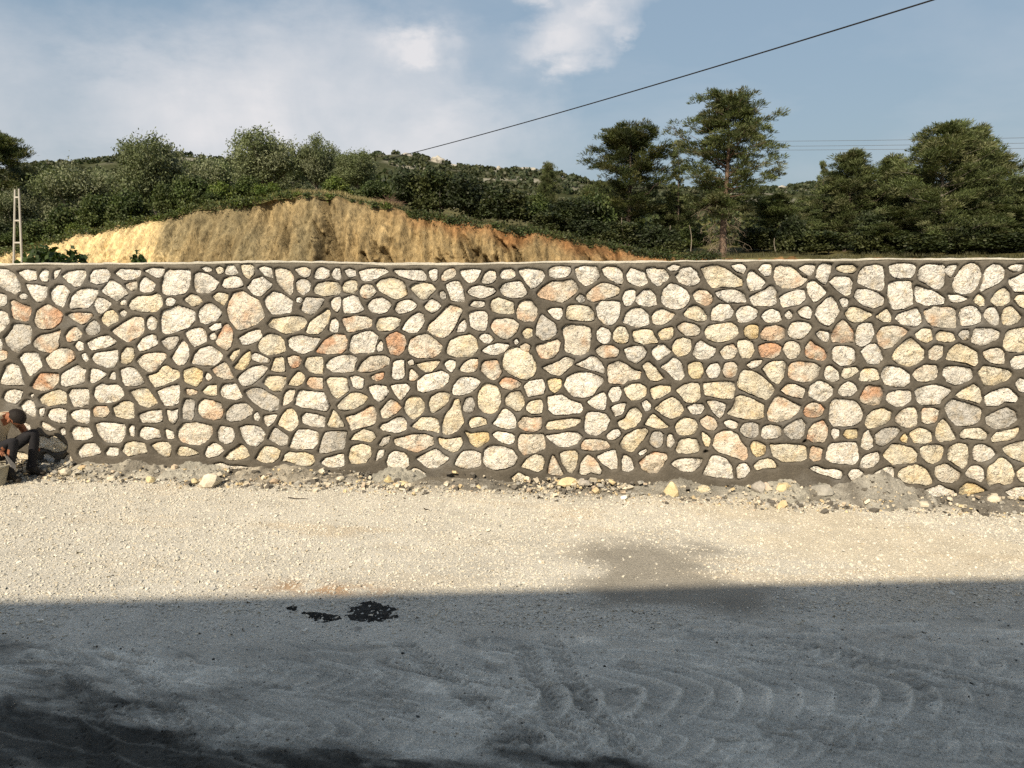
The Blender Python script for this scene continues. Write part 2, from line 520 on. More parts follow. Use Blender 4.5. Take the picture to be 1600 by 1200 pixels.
def yard_sheet(name, xs, ys, sink):
    X, Y = np.meshgrid(xs, ys)
    x, y = X.ravel(), Y.ravel()
    rim = np.maximum(sstep(13, 15, x), sstep(14, 16, -x))
    hh = yard_h(x, y)
    z = lvl(x) + hh - rim * 0.25 + sink(x, y)
    d, f, s, w = dust_mask(x, y), fines_mask(x, y), sandy_mask(x, y), damp_mask(x, y)
    n = fbm(x * 1.2, y * 2.0, oct=5, seed=51)[:, None]
    gravel = np.array([0.565, 0.54, 0.475]) * (1 + 0.10 * n)
    ochre = sstep(0.15, 0.6, fbm(x * 0.8, y * 2.6, oct=4, seed=52))[:, None] * sstep(-4.0, -2.0, y)[:, None]
    c = gravel * (1 - 0.35 * ochre) + np.array([0.56, 0.43, 0.26]) * 0.35 * ochre
    c = c * (1 - 0.6 * s[:, None]) + np.array([0.62, 0.55, 0.42]) * 0.6 * s[:, None]
    st = (ell(x, y, 500, 918, 110, 10) * (0.6 + fbm(x * 5, y * 9, oct=3, seed=57)))[:, None]
    st = np.clip(st, 0, 0.7)
    c = c * (1 - st) + np.array([0.42, 0.25, 0.12]) * st
    c = c * (1 - 0.92 * f[:, None]) + np.array([0.29, 0.27, 0.23]) * 0.92 * f[:, None]
    dry = np.clip(1 + (hh - 0.035 * fbm(x * 0.35, y * 0.45, oct=2, seed=42)) * 20, 0.55, 1.35)[:, None]      # paler crests, darker troughs: part drying, part relief shading put into the colour
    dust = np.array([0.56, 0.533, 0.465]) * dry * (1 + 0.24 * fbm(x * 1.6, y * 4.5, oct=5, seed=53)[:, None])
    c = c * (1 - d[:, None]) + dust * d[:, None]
    spots = sstep(0.38, 0.55, fbm(x * 3.0, y * 6.0, oct=4, seed=54)) * d * 0.35
    ln = np.exp(-(fbm(x * 1.6, (y + 0.2 * x) * 7, oct=3, seed=58) / 0.10) ** 2)
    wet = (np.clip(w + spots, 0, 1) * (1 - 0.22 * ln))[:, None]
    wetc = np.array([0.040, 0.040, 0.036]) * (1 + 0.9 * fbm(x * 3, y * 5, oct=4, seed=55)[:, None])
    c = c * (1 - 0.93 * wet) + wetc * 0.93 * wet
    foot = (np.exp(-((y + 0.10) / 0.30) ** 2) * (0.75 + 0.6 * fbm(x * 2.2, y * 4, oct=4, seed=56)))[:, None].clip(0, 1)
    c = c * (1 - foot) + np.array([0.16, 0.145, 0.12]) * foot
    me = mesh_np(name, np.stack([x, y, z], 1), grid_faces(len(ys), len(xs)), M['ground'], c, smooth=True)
    tag(obj(name, me), kind='structure')


def build_ground():
    fx0, fx1, fy0, fy1 = -3.75, 3.25, -6.05, -3.85
    def inside(x, y, e):
        return sstep(0, e, x - fx0) * sstep(0, e, fx1 - x) * sstep(0, e, y - fy0) * sstep(0, e, fy1 - y)
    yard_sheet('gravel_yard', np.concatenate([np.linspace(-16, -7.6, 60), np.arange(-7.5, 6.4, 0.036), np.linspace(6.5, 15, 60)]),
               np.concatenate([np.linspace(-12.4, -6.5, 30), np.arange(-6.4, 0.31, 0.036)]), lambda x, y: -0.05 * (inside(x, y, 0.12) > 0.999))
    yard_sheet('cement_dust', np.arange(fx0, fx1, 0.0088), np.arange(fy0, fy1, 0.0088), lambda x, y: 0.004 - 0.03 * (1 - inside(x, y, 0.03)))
    V, F = boxes([(-2500, 2500, -2500, 2500, -1.2, -0.55)])
    tag(obj('ground', mesh_np('ground', V, F, M['soil'], np.tile([[0.22, 0.18, 0.11]], (len(V), 1)))), kind='structure')


build_ground()


def chips(P, size, seed, flat=0.7):
    """angular stones of 12 triangles each at points P with half sizes"""
    r = np.random.default_rng(seed)
    n = len(P)
    cube = np.array([(-1, -1, -1), (1, -1, -1), (1, 1, -1), (-1, 1, -1), (-1, -1, 1), (1, -1, 1), (1, 1, 1), (-1, 1, 1)], float)
    v = cube[None] * r.uniform(0.45, 1.0, (n, 8, 3))
    v *= (size[:, None] * np.stack([r.uniform(0.7, 1.35, n), r.uniform(0.7, 1.2, n), r.uniform(0.6, 1.0, n) * flat], 1))[:, None]
    ax = r.normal(size=(n, 3)) * [0.22, 0.22, 1]
    ang = r.uniform(0, 6.28, n)
    ax /= np.linalg.norm(ax, axis=1)[:, None]
    c, s = np.cos(ang)[:, None, None], np.sin(ang)[:, None, None]
    k = ax[:, None]
    v = v * c + np.cross(np.broadcast_to(k, v.shape), v) * s + k * (v * k).sum(-1, keepdims=True) * (1 - c)
    v = v + P[:, None]
    q = np.array([(4, 5, 6, 7), (0, 1, 5, 4), (1, 2, 6, 5), (2, 3, 7, 6), (3, 0, 4, 7)])
    F = (q[None] + (np.arange(n) * 8)[:, None, None]).reshape(-1, 4)
    return v.reshape(-1, 3), F


def build_gravel():
    n = 150000
    x = rng.uniform(-9, 7.5, n)
    y = rng.uniform(-5.6, -0.32, n)
    # keep to what lies near the view of the yard
    vis = np.abs(x + 0.1 * (y + 9)) < 0.72 * (y + 9) + 0.7
    d, f, s, w = dust_mask(x, y), fines_mask(x, y), sandy_mask(x, y), damp_mask(x, y)
    clump = 0.55 + 0.6 * fbm(x * 1.5, y * 2.0, oct=3, seed=61)
    p = (1 - 0.99 * d) * (1 - 0.97 * f) * (1 - 0.97 * w) * (1 - 0.55 * s) * np.clip(clump + 0.35, 0, 1)
    keep = vis & (rng.random(n) < p)
    x, y = x[keep], y[keep]
    size = np.exp(rng.normal(math.log(0.0064), 0.38, len(x))).clip(0.004, 0.028)
    z = ground_z(x, y) + size * 0.25
    V, F = chips(np.stack([x, y, z], 1), size, 62)
    base = np.array([(0.60, 0.578, 0.515), (0.56, 0.54, 0.48), (0.62, 0.58, 0.49), (0.45, 0.44, 0.405), (0.58, 0.52, 0.42)])
    c = base[rng.choice(5, len(x), p=[.38, .25, .2, .1, .07])] * rng.uniform(0.8, 1.15, (len(x), 1))
    me = mesh_np('gravel_stones', V, F, M['pebble'], np.repeat(c, 8, 0))
    tag(obj('gravel_stones', me), 'pale crushed limestone gravel spread over the yard', 'gravel', kind='stuff')
    print('gravel', len(x))


build_gravel()


# ------------------------------------------------------------------ the building behind the camera that shades the foreground
def build_house():
    a, b = gnd(0, 938), gnd(1600, 910)
    d = (b - a) / np.linalg.norm((b - a)[:2])
    H = 10.0
    mid = (a + b) / 2
    top = mid + S * (H / S[2])                      # a point on the roof edge
    rz = math.atan2(d[1], d[0])
    root = empty('apartment_house', (top[0], top[1], -0.1), rz)
    tag(root, 'pale plastered two storey house behind the camera shading the near yard', 'house')
    def part(name, lst, m):
        V, F = boxes(lst)
        return obj(name, mesh_np(name, V, F, m), root)
    part('wall', [(-26, 26, -9.5, -0.5, -0.4, H - 0.25)], M['plaster'])
    part('roof', [(-26.4, 26.4, -9.9, 0, H - 0.25, H + 0.03)], M['plaster'])
    for k in range(10):
        for zz in (1.0, 4.6):
            x0 = -24 + k * 5.0
            if k == 5 and zz < 2:
                dr = part('door', [(x0, x0 + 1.2, -0.52, -0.44, -0.2, 2.2)], M['wood'])
                V, F = boxes([(x0 + 1.0, x0 + 1.1, -0.44, -0.38, 0.95, 1.05)])
                obj('handle', mesh_np('handle', V, F, M['steel']), dr)
                continue
            w = part('window', [(x0, x0 + 1.4, -0.52, -0.47, zz, zz + 1.5)], M['glass'])
            V, F = boxes([(x0 - 0.08, x0, -0.53, -0.44, zz - 0.08, zz + 1.58), (x0 + 1.4, x0 + 1.48, -0.53, -0.44, zz - 0.08, zz + 1.58),
                          (x0, x0 + 1.4, -0.53, -0.44, zz - 0.08, zz), (x0, x0 + 1.4, -0.53, -0.44, zz + 1.5, zz + 1.58)])
            obj('frame', mesh_np('frame', V, F, M['wood']), w)


build_house()

# ------------------------------------------------------------------ the stone wall
STONES = """w-1516,519 -1481,519 -1458,507 -1444,484 -1442,464 -1462,458 -1477,466 -1503,478 -1524,480
w-1444,511 -1424,515 -1398,515 -1395,494 -1417,492 -1432,498
w-1384,502 -1374,517 -1363,515 -1365,490 -1380,490
w-1343,512 -1328,518 -1338,504 -1349,494
w-1325,502 -1307,512 -1263,516 -1262,502 -1281,480 -1292,476 -1309,488
w-1244,506 -1235,516 -1205,518 -1197,506 -1207,488 -1231,482 -1248,488
w-1180,508 -1168,518 -1147,516 -1115,516 -1118,504 -1142,494 -1159,492
w-1425,480 -1397,478 -1384,476 -1371,476 -1375,452 -1387,439 -1400,437 -1410,450
w-1358,464 -1340,478 -1323,476 -1309,460 -1321,440 -1331,425 -1348,431 -1360,446
w-1309,429 -1301,448 -1282,464 -1262,470 -1232,466 -1240,444 -1262,423 -1288,423 -1308,419
w-1219,464 -1194,492 -1171,478 -1151,458 -1162,452 -1182,440 -1199,450
w-1447,452 -1436,456 -1425,452 -1433,445 -1444,445
w-1518,452 -1500,456 -1485,452 -1482,435 -1494,427 -1516,425
o-1471,435 -1462,439 -1441,427 -1419,423 -1423,407 -1429,390 -1449,388 -1468,394 -1469,415
o-1407,388 -1400,413 -1370,429 -1349,417 -1331,403 -1339,386 -1360,370 -1389,368 -1404,374
w-1244,427 -1232,446 -1217,442 -1198,432 -1216,417 -1232,407
p-1320,403 -1306,407 -1256,407 -1250,401 -1264,391 -1278,380 -1303,391
y-1227,395 -1213,409 -1197,415 -1183,401 -1184,389 -1211,377 -1223,383
g-1272,366 -1260,381 -1245,389 -1233,375 -1236,360 -1258,352 -1271,358
w-1174,409 -1167,415 -1161,409 -1166,401 -1172,403
w-1522,410 -1500,412 -1485,406 -1482,384 -1500,367 -1519,357 -1535,369
g-1498,342 -1476,361 -1470,378 -1448,378 -1426,374 -1421,355 -1429,332 -1453,317 -1465,307 -1478,311 -1494,328
p-1416,332 -1399,349 -1368,355 -1341,364 -1350,335 -1348,324 -1374,306 -1402,312 -1415,322
p-1326,349 -1316,364 -1300,372 -1286,356 -1296,341 -1321,335
w-1302,325 -1295,335 -1284,329 -1283,317 -1296,312
w-1271,331 -1250,342 -1213,350 -1192,334 -1210,325 -1261,313
p-1203,362 -1172,379 -1142,397 -1117,397 -1117,363 -1142,344 -1164,336 -1180,348
w-1529,338 -1511,340 -1506,327 -1509,313 -1527,311
w-1172,436 -1161,442 -1159,432 -1170,430
p-1154,480 -1128,488 -1129,472 -1142,466 -1154,474
w-1103,514 -1085,520 -1053,520 -1056,510 -1068,498 -1084,506
w-1115,484 -1104,498 -1079,482 -1082,466 -1106,462 -1119,466
w-1058,476 -1050,504 -1041,516 -1014,514 -984,516 -988,482 -998,460 -1024,456 -1047,454 -1059,462
w-950,520 -938,523 -925,518 -928,514 -942,514
y-913,518 -906,523 -898,519 -899,510 -909,508
w-891,508 -885,529 -871,527 -861,511 -864,506 -884,506
y-848,527 -832,529 -819,525 -818,507 -831,496 -841,504
w-970,504 -961,510 -937,504 -910,486 -920,470 -935,462 -966,462 -972,474
w-900,478 -893,494 -874,498 -856,496 -846,478 -861,474 -892,472
w-834,474 -817,492 -796,498 -772,478 -785,468 -802,452 -820,458
y-1151,428 -1139,442 -1124,450 -1094,450 -1072,458 -1063,442 -1063,428 -1081,414 -1122,414 -1145,418
w-1050,438 -1041,446 -1027,440 -1034,430 -1046,428
y-1001,442 -984,454 -969,452 -957,438 -966,432 -981,426
y-925,450 -912,458 -889,456 -892,440 -901,430 -915,440
w-965,402 -960,418 -947,430 -930,432 -916,420 -906,408 -920,394 -948,382 -962,388
p-889,416 -882,440 -870,458 -851,464 -831,450 -809,440 -800,413 -796,401 -817,385 -843,372 -864,366 -878,384 -886,400
w-1066,392 -1060,412 -1036,420 -1021,426 -992,418 -978,412 -979,390 -995,374 -1029,363 -1053,357 -1066,361
w-1105,381 -1102,393 -1093,400 -1079,391 -1080,373 -1093,365 -1103,371
w-940,372 -924,380 -910,384 -910,374 -929,366
w-1004,359 -986,368 -961,370 -951,358 -952,338 -967,331 -982,325 -994,339
w-939,352 -930,358 -924,350 -931,342 -939,346
o-925,338 -911,358 -902,376 -893,382 -883,368 -880,350 -887,328 -898,316 -919,328
w-1135,324 -1120,342 -1096,353 -1083,351 -1082,330 -1105,320 -1129,312
w-1067,337 -1054,345 -1024,349 -1024,339 -1036,323 -1049,316 -1061,325
w-863,346 -839,360 -812,369 -806,353 -815,342 -841,332 -855,332
w-803,519 -791,523 -772,519 -771,498 -785,502
p-762,517 -746,519 -727,513 -718,498 -719,462 -726,456 -742,468 -757,486
w-709,517 -688,521 -674,515 -675,503 -685,499 -699,505
w-661,503 -654,517 -642,521 -626,515 -626,499 -643,495 -661,495
w-616,509 -609,517 -599,517 -596,501 -602,493 -614,497
w-585,513 -573,517 -561,513 -559,503 -574,499
w-549,511 -527,517 -487,517 -477,511 -507,497 -530,489 -542,491
w-708,484 -698,492 -681,490 -674,480 -678,466 -693,456 -707,466
y-664,466 -653,482 -633,486 -604,484 -599,472 -603,458 -634,454 -660,458
y-591,474 -584,486 -568,490 -558,486 -558,468 -567,460 -589,464
p-548,464 -540,478 -520,478 -508,462 -519,453 -535,447 -545,454
y-506,480 -494,491 -468,495 -440,486 -431,456 -445,449 -457,445 -482,455 -498,466
w-792,442 -779,456 -766,462 -744,454 -722,439 -729,413 -754,409 -775,407 -787,425
w-708,444 -701,448 -697,442 -702,437 -708,439
g-698,419 -691,437 -685,448 -667,446 -640,445 -649,431 -662,417 -674,407 -688,411
w-622,437 -614,447 -599,449 -600,429 -609,413 -618,423
w-591,445 -569,452 -555,449 -549,433 -540,419 -554,413 -590,411
w-529,429 -515,443 -493,447 -477,437 -473,429 -483,415 -502,410 -522,415
y-786,381 -773,395 -744,397 -717,401 -697,399 -687,387 -700,373 -723,363 -740,359 -762,369 -781,375
y-688,363 -677,387 -656,401 -631,421 -627,409 -634,387 -647,369 -659,359 -678,359
w-628,366 -622,391 -613,395 -607,385 -608,366 -620,364
p-593,395 -564,401 -536,400 -522,392 -524,378 -551,370 -582,364 -589,382
y-508,382 -502,396 -470,400 -450,394 -454,380 -470,370 -496,368 -506,372
y-814,330 -800,347 -783,357 -761,353 -749,339 -746,315 -763,309 -792,306 -810,314
w-734,343 -724,351 -699,353 -674,347 -654,348 -664,333 -675,319 -696,309 -721,317 -733,327
o-665,315 -644,338 -616,358 -592,356 -586,342 -591,320 -604,310 -630,310 -655,310
w-579,318 -570,352 -551,360 -525,366 -507,352 -516,331 -518,317 -536,313 -569,312
w-508,325 -499,341 -495,331 -496,319 -506,317
w-461,513 -447,515 -428,513 -394,514 -384,499 -386,491 -412,491 -432,497 -448,501
w-374,511 -364,516 -356,514 -357,495 -365,489 -372,499
p-343,501 -329,514 -315,518 -311,507 -317,499 -335,491 -343,491
w-298,512 -270,514 -249,514 -255,501 -265,489 -278,485 -288,495
w-245,489 -237,505 -227,512 -216,510 -212,497 -220,487 -232,482 -243,485
w-200,504 -195,514 -177,516 -168,510 -168,499 -181,495 -195,495
y-420,472 -412,480 -388,482 -371,480 -361,468 -373,457 -381,447 -397,445 -409,458
g-349,460 -341,462 -336,449 -342,445 -347,453
w-333,478 -317,487 -302,485 -294,468 -290,441 -306,441 -322,443 -326,462
w-280,462 -271,472 -255,476 -232,472 -218,470 -214,462 -228,455 -247,449 -265,453 -277,457
w-202,468 -193,480 -169,485 -152,485 -137,459 -150,451 -173,449 -193,455
w-275,430 -267,439 -241,437 -243,428 -259,426
y-224,428 -220,441 -206,447 -187,441 -171,436 -171,413 -181,411 -201,412 -220,416
w-461,419 -453,435 -439,441 -421,441 -407,429 -415,422 -433,414 -453,410
w-387,427 -377,439 -369,443 -357,437 -348,428 -358,418 -370,412 -381,420
p-380,369 -376,383 -358,396 -336,420 -324,430 -306,424 -295,418 -305,399 -315,379 -327,361 -343,351 -358,355 -370,363
w-444,371 -434,386 -418,402 -403,410 -392,406 -390,390 -396,379 -408,365 -430,365
w-307,367 -301,383 -289,395 -287,379 -291,367
w-277,410 -265,414 -240,414 -234,405 -236,379 -240,368 -257,372 -273,379
p-224,379 -214,395 -193,397 -173,395 -158,384 -164,366 -173,358 -185,349 -201,354 -214,364
o-485,347 -475,357 -460,363 -442,355 -437,341 -441,321 -455,307 -476,311 -481,329
p-429,325 -423,345 -404,355 -382,359 -367,347 -347,330 -355,312 -371,302 -407,302 -425,310
y-333,320 -325,342 -305,352 -275,358 -262,346 -258,325 -266,313 -284,305 -321,306 -333,312
w-252,352 -244,360 -230,358 -220,348 -230,340 -244,342
w-246,319 -230,331 -203,337 -181,335 -193,319 -213,311 -236,313
w-156,514 -139,516 -121,514 -102,512 -96,502 -104,487 -115,476 -127,472 -139,487 -148,499
w-83,514 -74,521 -55,521 -37,521 -33,510 -43,500 -66,497 -81,500
w-20,517 -5,521 27,521 33,506 35,498 18,485 3,478 -10,489 -18,504
w42,515 55,521 74,519 87,510 91,491 86,481 71,487 50,500
w101,502 110,517 127,511 140,506 148,485 131,478 112,483 103,489
p-112,459 -100,472 -77,485 -50,487 -31,491 -22,483 -16,470 -23,459 -39,447 -54,438 -73,442 -90,447 -108,451
p7,457 22,470 41,481 60,480 81,472 81,459 68,453 41,446 21,440 11,445
g-18,445 -10,455 -2,451 0,442 -10,438
w92,444 98,463 111,468 120,464 119,448 113,436 100,429
p-160,415 -154,434 -144,441 -129,440 -115,424 -115,405 -123,393 -142,393 -158,399
w-86,417 -75,422 -54,422 -54,405 -61,396 -73,403
y-42,403 -38,428 -10,430 11,425 21,415 25,398 15,394 -9,396 -38,398
w30,428 41,438 66,440 83,438 85,419 80,400 67,385 48,387 36,402
w95,391 102,412 115,423 136,423 150,408 154,389 144,383 129,381 111,385
g-113,376 -107,395 -100,407 -86,396 -71,386 -65,367 -80,351 -99,347 -113,359
y-146,364 -138,374 -125,372 -125,359 -136,351 -144,355
p-49,373 -40,382 -9,382 16,375 16,350 11,323 -3,313 -24,315 -43,322 -43,346
w33,367 42,377 58,371 64,362 60,344 47,340 35,348
y73,364 82,379 97,377 105,360 104,343 87,341 73,350
y118,368 133,372 158,372 166,359 177,343 144,341 123,345
o-113,332 -86,340 -65,347 -57,340 -61,322 -72,307 -88,303 -103,306 -111,320
w-167,343 -162,347 -158,341 -164,337
o-152,331 -140,337 -130,331 -134,320 -148,324
p30,323 43,333 68,333 85,322 78,308 49,306 36,313
w98,325 115,331 140,332 150,320 144,307 126,293 108,302
w145,515 160,519 173,513 186,515 198,498 185,485 174,476 163,485 153,498
w195,519 206,524 221,522 218,515 203,513
w216,500 231,517 245,519 260,509 270,489 259,479 243,478 224,487
y273,517 289,522 311,522 330,513 349,500 365,491 368,478 350,474 326,476 302,474 289,487 281,502
w342,522 362,526 373,518 367,507 356,511
w380,491 383,507 388,511 403,498 420,485 408,472 386,466 382,479
w404,514 413,524 429,524 432,509 429,502 419,502
w124,449 132,457 139,464 154,466 165,455 171,433 155,431 132,432 124,440
w184,453 189,468 202,481 221,476 238,465 247,450 239,431 222,423 203,425 186,438
p256,457 267,466 286,463 299,451 298,438 285,433 266,440
w308,461 326,466 354,466 372,457 376,440 362,439 336,440 316,448
w387,450 401,457 417,465 433,476 445,463 446,435 428,431 397,433
p163,404 170,417 183,421 200,414 213,410 204,397 186,387 167,387
y237,410 246,423 259,431 276,421 288,405 286,395 268,395 245,403
w299,407 304,423 318,433 340,431 348,416 343,403 323,397 301,397
w357,412 364,425 384,429 403,420 402,405 384,394 364,392
w416,405 423,416 437,422 452,416 460,398 448,392 426,394
y177,366 190,374 210,378 211,359 202,351 185,351
p221,380 234,389 257,386 272,378 274,367 265,361 243,361 229,370
y287,369 294,382 316,386 344,390 359,379 361,365 343,350 314,346 293,352
Y377,375 388,384 406,383 407,356 391,354 380,360
p416,366 426,381 448,383 467,377 468,358 455,351 431,351 418,353
y212,332 220,349 237,353 252,348 253,329 244,315 225,311 214,321
w261,317 269,340 277,346 294,335 311,329 307,314 293,306 270,306
p324,320 336,335 351,339 361,326 356,310 337,305
y364,347 380,349 395,343 400,322 391,309 374,309 366,326
o412,336 428,341 450,340 461,334 458,317 444,309 420,311 414,322
w165,324 176,334 189,338 200,326 208,321 188,307 177,301 167,313
p441,496 442,518 451,522 473,520 488,509 501,496 514,494 502,479 484,472 462,472 448,481
w495,516 509,523 528,523 527,511 519,501 506,509
w535,496 539,523 549,527 566,525 563,507 555,481 541,489
y578,518 591,523 612,523 623,516 616,507 597,509 582,512
w628,485 632,510 642,519 661,523 679,521 682,501 685,472 677,467 655,474
w516,472 519,485 528,487 543,476 558,461 546,448 532,439 523,454
w566,485 576,496 605,494 614,485 612,459 601,457 585,466
w456,450 472,459 493,466 506,466 512,448 497,435 464,428 459,437
w623,450 626,467 650,467 674,457 685,448 684,435 665,426 640,435
w538,409 540,424 557,443 569,452 579,439 589,419 579,398 568,385 549,393
w590,443 598,448 607,443 606,430 597,430
w469,411 476,418 483,411 482,402 473,402
w497,417 508,426 519,428 526,417 523,402 505,407
y604,413 615,428 630,424 648,417 663,411 645,400 623,393 612,400
y672,406 684,415 694,424 704,408 704,395 687,397
w478,375 484,389 502,392 521,389 528,381 520,366 506,353 482,359
w541,366 548,372 568,368 569,354 564,348 551,355
o578,365 586,385 599,398 614,382 622,369 625,348 604,348 579,348
w631,369 636,386 650,391 664,388 669,367 663,349 644,337 633,343
p678,365 686,380 703,384 726,382 745,373 728,355 715,340 698,332 684,343
p469,327 474,344 488,347 501,340 505,325 497,310 481,308
o520,334 528,350 537,340 556,329 566,316 561,305 539,308 521,312
w580,326 586,335 610,335 626,330 631,302 616,294 601,292 583,305
w644,324 658,337 672,343 685,328 692,310 684,297 662,298
w695,521 709,525 726,525 744,524 751,519 748,503 742,496 714,496 701,501
w759,499 763,517 775,524 796,523 813,522 815,499 816,477 806,470 792,472 778,483 763,490
w819,512 824,521 841,522 835,508 832,497 825,501
w837,479 841,494 850,512 858,522 873,526 887,522 894,504 890,483 878,463 861,459 842,463
w897,468 903,490 905,513 918,524 934,522 943,511 943,494 933,483 913,474 900,465
w951,517 964,522 983,524 977,511 964,510
w955,490 970,495 986,504 1007,501 1010,465 989,465 969,465
w697,481 711,485 743,485 748,457 751,436 732,426 708,424 697,454
w757,454 757,476 772,470 800,461 818,448 819,436 802,434 776,434 761,443
w827,456 839,454 856,452 869,447 857,441 836,441
y883,445 892,458 903,447 906,434 898,432
y922,445 931,461 946,472 957,461 960,443 949,436 935,432 926,438
y972,445 977,454 999,454 1001,425 984,431
w716,401 723,412 742,419 759,425 769,410 773,395 765,386 749,386 731,391
p778,419 799,427 825,428 843,423 846,399 849,383 826,383 800,386 787,395
w856,407 858,423 875,430 889,425 899,412 899,396 878,389 863,387
w909,412 915,425 929,427 939,409 942,392 932,389 916,400
y949,409 953,427 965,429 976,418 987,407 981,394 965,389 952,392
y763,366 776,377 794,377 799,355 787,348 771,355
y808,366 815,372 842,368 849,355 841,350 813,353
g857,365 864,374 876,374 879,357 867,355
w888,348 890,378 902,379 928,378 944,372 943,358 926,350 915,343 899,345
y957,340 961,373 979,378 1005,382 1009,331 984,327 966,330
y715,310 721,329 734,343 749,357 766,344 781,329 784,312 772,301 753,293 728,299
p795,327 808,340 823,337 823,315 811,307 798,311
y835,309 841,329 857,344 879,335 899,324 902,304 896,293 878,302 855,306
p914,325 928,332 945,334 958,325 961,303 948,299 923,308
w-1460,290 -1445,303 -1430,303 -1410,303 -1404,287 -1401,270 -1416,257 -1437,246 -1443,255 -1450,274
p-1526,306 -1503,309 -1494,305 -1498,290 -1512,284 -1530,285
p-1387,289 -1372,304 -1347,314 -1327,316 -1312,308 -1307,292 -1328,279 -1353,266 -1373,264 -1381,276
w-1286,300 -1277,304 -1272,290 -1277,284 -1283,290
w-1261,292 -1249,305 -1216,309 -1192,313 -1193,289 -1203,270 -1223,270 -1251,280
y-1183,282 -1177,305 -1165,320 -1148,318 -1145,301 -1155,285 -1170,278
w-1522,222 -1506,254 -1500,269 -1486,275 -1468,269 -1461,248 -1453,221 -1486,221
o-1433,217 -1423,232 -1406,249 -1383,251 -1357,249 -1361,228 -1375,214 -1405,207 -1427,211
w-1350,222 -1346,248 -1322,262 -1302,273 -1292,263 -1283,263 -1288,229 -1317,225 -1339,218
w-1270,230 -1265,263 -1252,263 -1224,251 -1245,238 -1261,230
w-1216,241 -1204,257 -1201,239
w-1184,262 -1164,268 -1147,266 -1133,246 -1123,231 -1146,223 -1172,222 -1180,235
w-1515,184 -1506,201 -1483,206 -1459,202 -1470,183 -1482,172 -1504,176
w-1437,192 -1432,196 -1433,188
y-1413,186 -1404,194 -1381,201 -1358,208 -1341,199 -1343,172 -1365,172 -1392,167 -1410,173
w-1332,197 -1324,210 -1300,210 -1278,211 -1278,188 -1281,173 -1304,166 -1321,166 -1327,183
w-1261,196 -1256,215 -1237,226 -1225,220 -1200,224 -1186,212 -1182,197 -1199,185 -1225,178 -1252,180
w-1469,164 -1452,179 -1436,177 -1427,156 -1433,137 -1448,143 -1461,153
w-1416,156 -1402,160 -1408,139 -1415,139
w-1393,139 -1385,154 -1362,159 -1342,153 -1347,123 -1363,123 -1384,131
w-1330,145 -1322,151 -1300,156 -1280,156 -1282,129 -1291,122 -1311,126 -1326,136
o-1267,158 -1257,165 -1231,167 -1225,151 -1235,140 -1266,141
y-1211,163 -1193,176 -1170,181 -1158,175 -1158,139 -1184,137 -1208,142
w-1263,118 -1245,123 -1208,121 -1184,118 -1187,94 -1200,75 -1227,72 -1244,76 -1258,97
w-1331,98 -1321,111 -1308,109 -1286,109 -1274,88 -1288,80 -1326,77
w-1410,122 -1397,114 -1378,103 -1394,101 -1411,111
w-1360,102 -1353,106 -1350,91 -1359,91
w-1487,112 -1468,121 -1449,113 -1450,98 -1466,93 -1484,104
p-1139,287 -1119,302 -1091,306 -1065,306 -1059,298 -1075,281 -1091,267 -1111,260 -1127,271
w-1044,294 -1030,310 -1014,339 -1006,331 -998,313 -1003,294 -1013,280 -1028,278
w-991,282 -982,303 -964,319 -942,325 -926,317 -910,301 -921,289 -936,279 -960,278
p-937,266 -919,277 -904,285 -896,271 -883,245 -904,242 -925,250
y-891,299 -880,310 -865,318 -869,306 -883,289
Y-881,273 -866,287 -851,304 -837,314 -836,296 -843,282 -858,269 -871,267
y-1112,248 -1083,255 -1071,271 -1060,275 -1050,265 -1029,261 -1030,245 -1054,234 -1076,224 -1094,219 -1104,232
Y-1012,262 -988,270 -967,262 -970,237 -984,223 -999,229 -1013,237
w-957,248 -952,258 -942,246 -951,238
w-870,245 -855,259 -833,272 -806,278 -793,272 -804,256 -818,245 -835,231 -854,226 -866,234
y-1162,206 -1142,212 -1118,215 -1106,198 -1092,180 -1106,173 -1123,167 -1140,175 -1152,191
w-1088,207 -1068,215 -1048,222 -1031,224 -1030,204 -1036,179 -1051,174 -1071,172 -1079,186
o-1010,214 -995,214 -981,208 -987,202 -1009,202
y-966,209 -950,223 -931,226 -930,201 -949,201
w-919,211 -911,226 -879,230 -870,210 -864,196 -879,191 -900,193 -915,199
g-853,210 -836,219 -815,219 -794,207 -769,195 -771,166 -790,162 -810,170 -831,182 -845,196
g-1021,171 -1014,187 -1001,189 -991,181 -995,146 -1002,135 -1023,139
p-981,157 -978,177 -965,188 -943,184 -920,178 -915,162 -922,141 -944,138 -969,142
g-907,139 -904,160 -886,175 -856,181 -838,165 -845,151 -871,138 -897,135
w-1142,146 -1116,154 -1080,159 -1080,132 -1096,128 -1135,127
w-1065,159 -1053,155 -1037,162 -1038,141 -1050,124 -1060,137
w-1143,101 -1131,114 -1105,111 -1092,107 -1087,88 -1111,87 -1127,81 -1144,91
w-1171,107 -1164,118 -1158,114 -1161,90 -1170,92
w-1071,107 -1062,105 -1054,101 -1052,88 -1068,86
p-1036,110 -1022,125 -994,127 -968,123 -947,120 -948,103 -959,88 -980,73 -1008,72 -1033,80 -1039,95
w-930,105 -921,120 -892,114 -888,96 -895,81 -913,76 -927,85
w-872,117 -851,123 -823,120 -807,101 -814,85 -832,70 -853,76 -865,90
w-832,149 -824,157 -820,145 -825,136 -831,138
w-834,302 -821,308 -803,300 -786,292 -789,286 -814,288 -830,292
y-783,266 -776,284 -771,296 -753,299 -749,278 -748,264 -766,264
o-738,297 -728,301 -713,301 -705,291 -714,277 -729,273 -736,285
y-695,281 -688,297 -672,299 -651,300 -650,259 -671,261 -687,269
w-639,282 -625,296 -598,304 -575,306 -561,296 -568,284 -570,266 -599,264 -624,264 -636,274
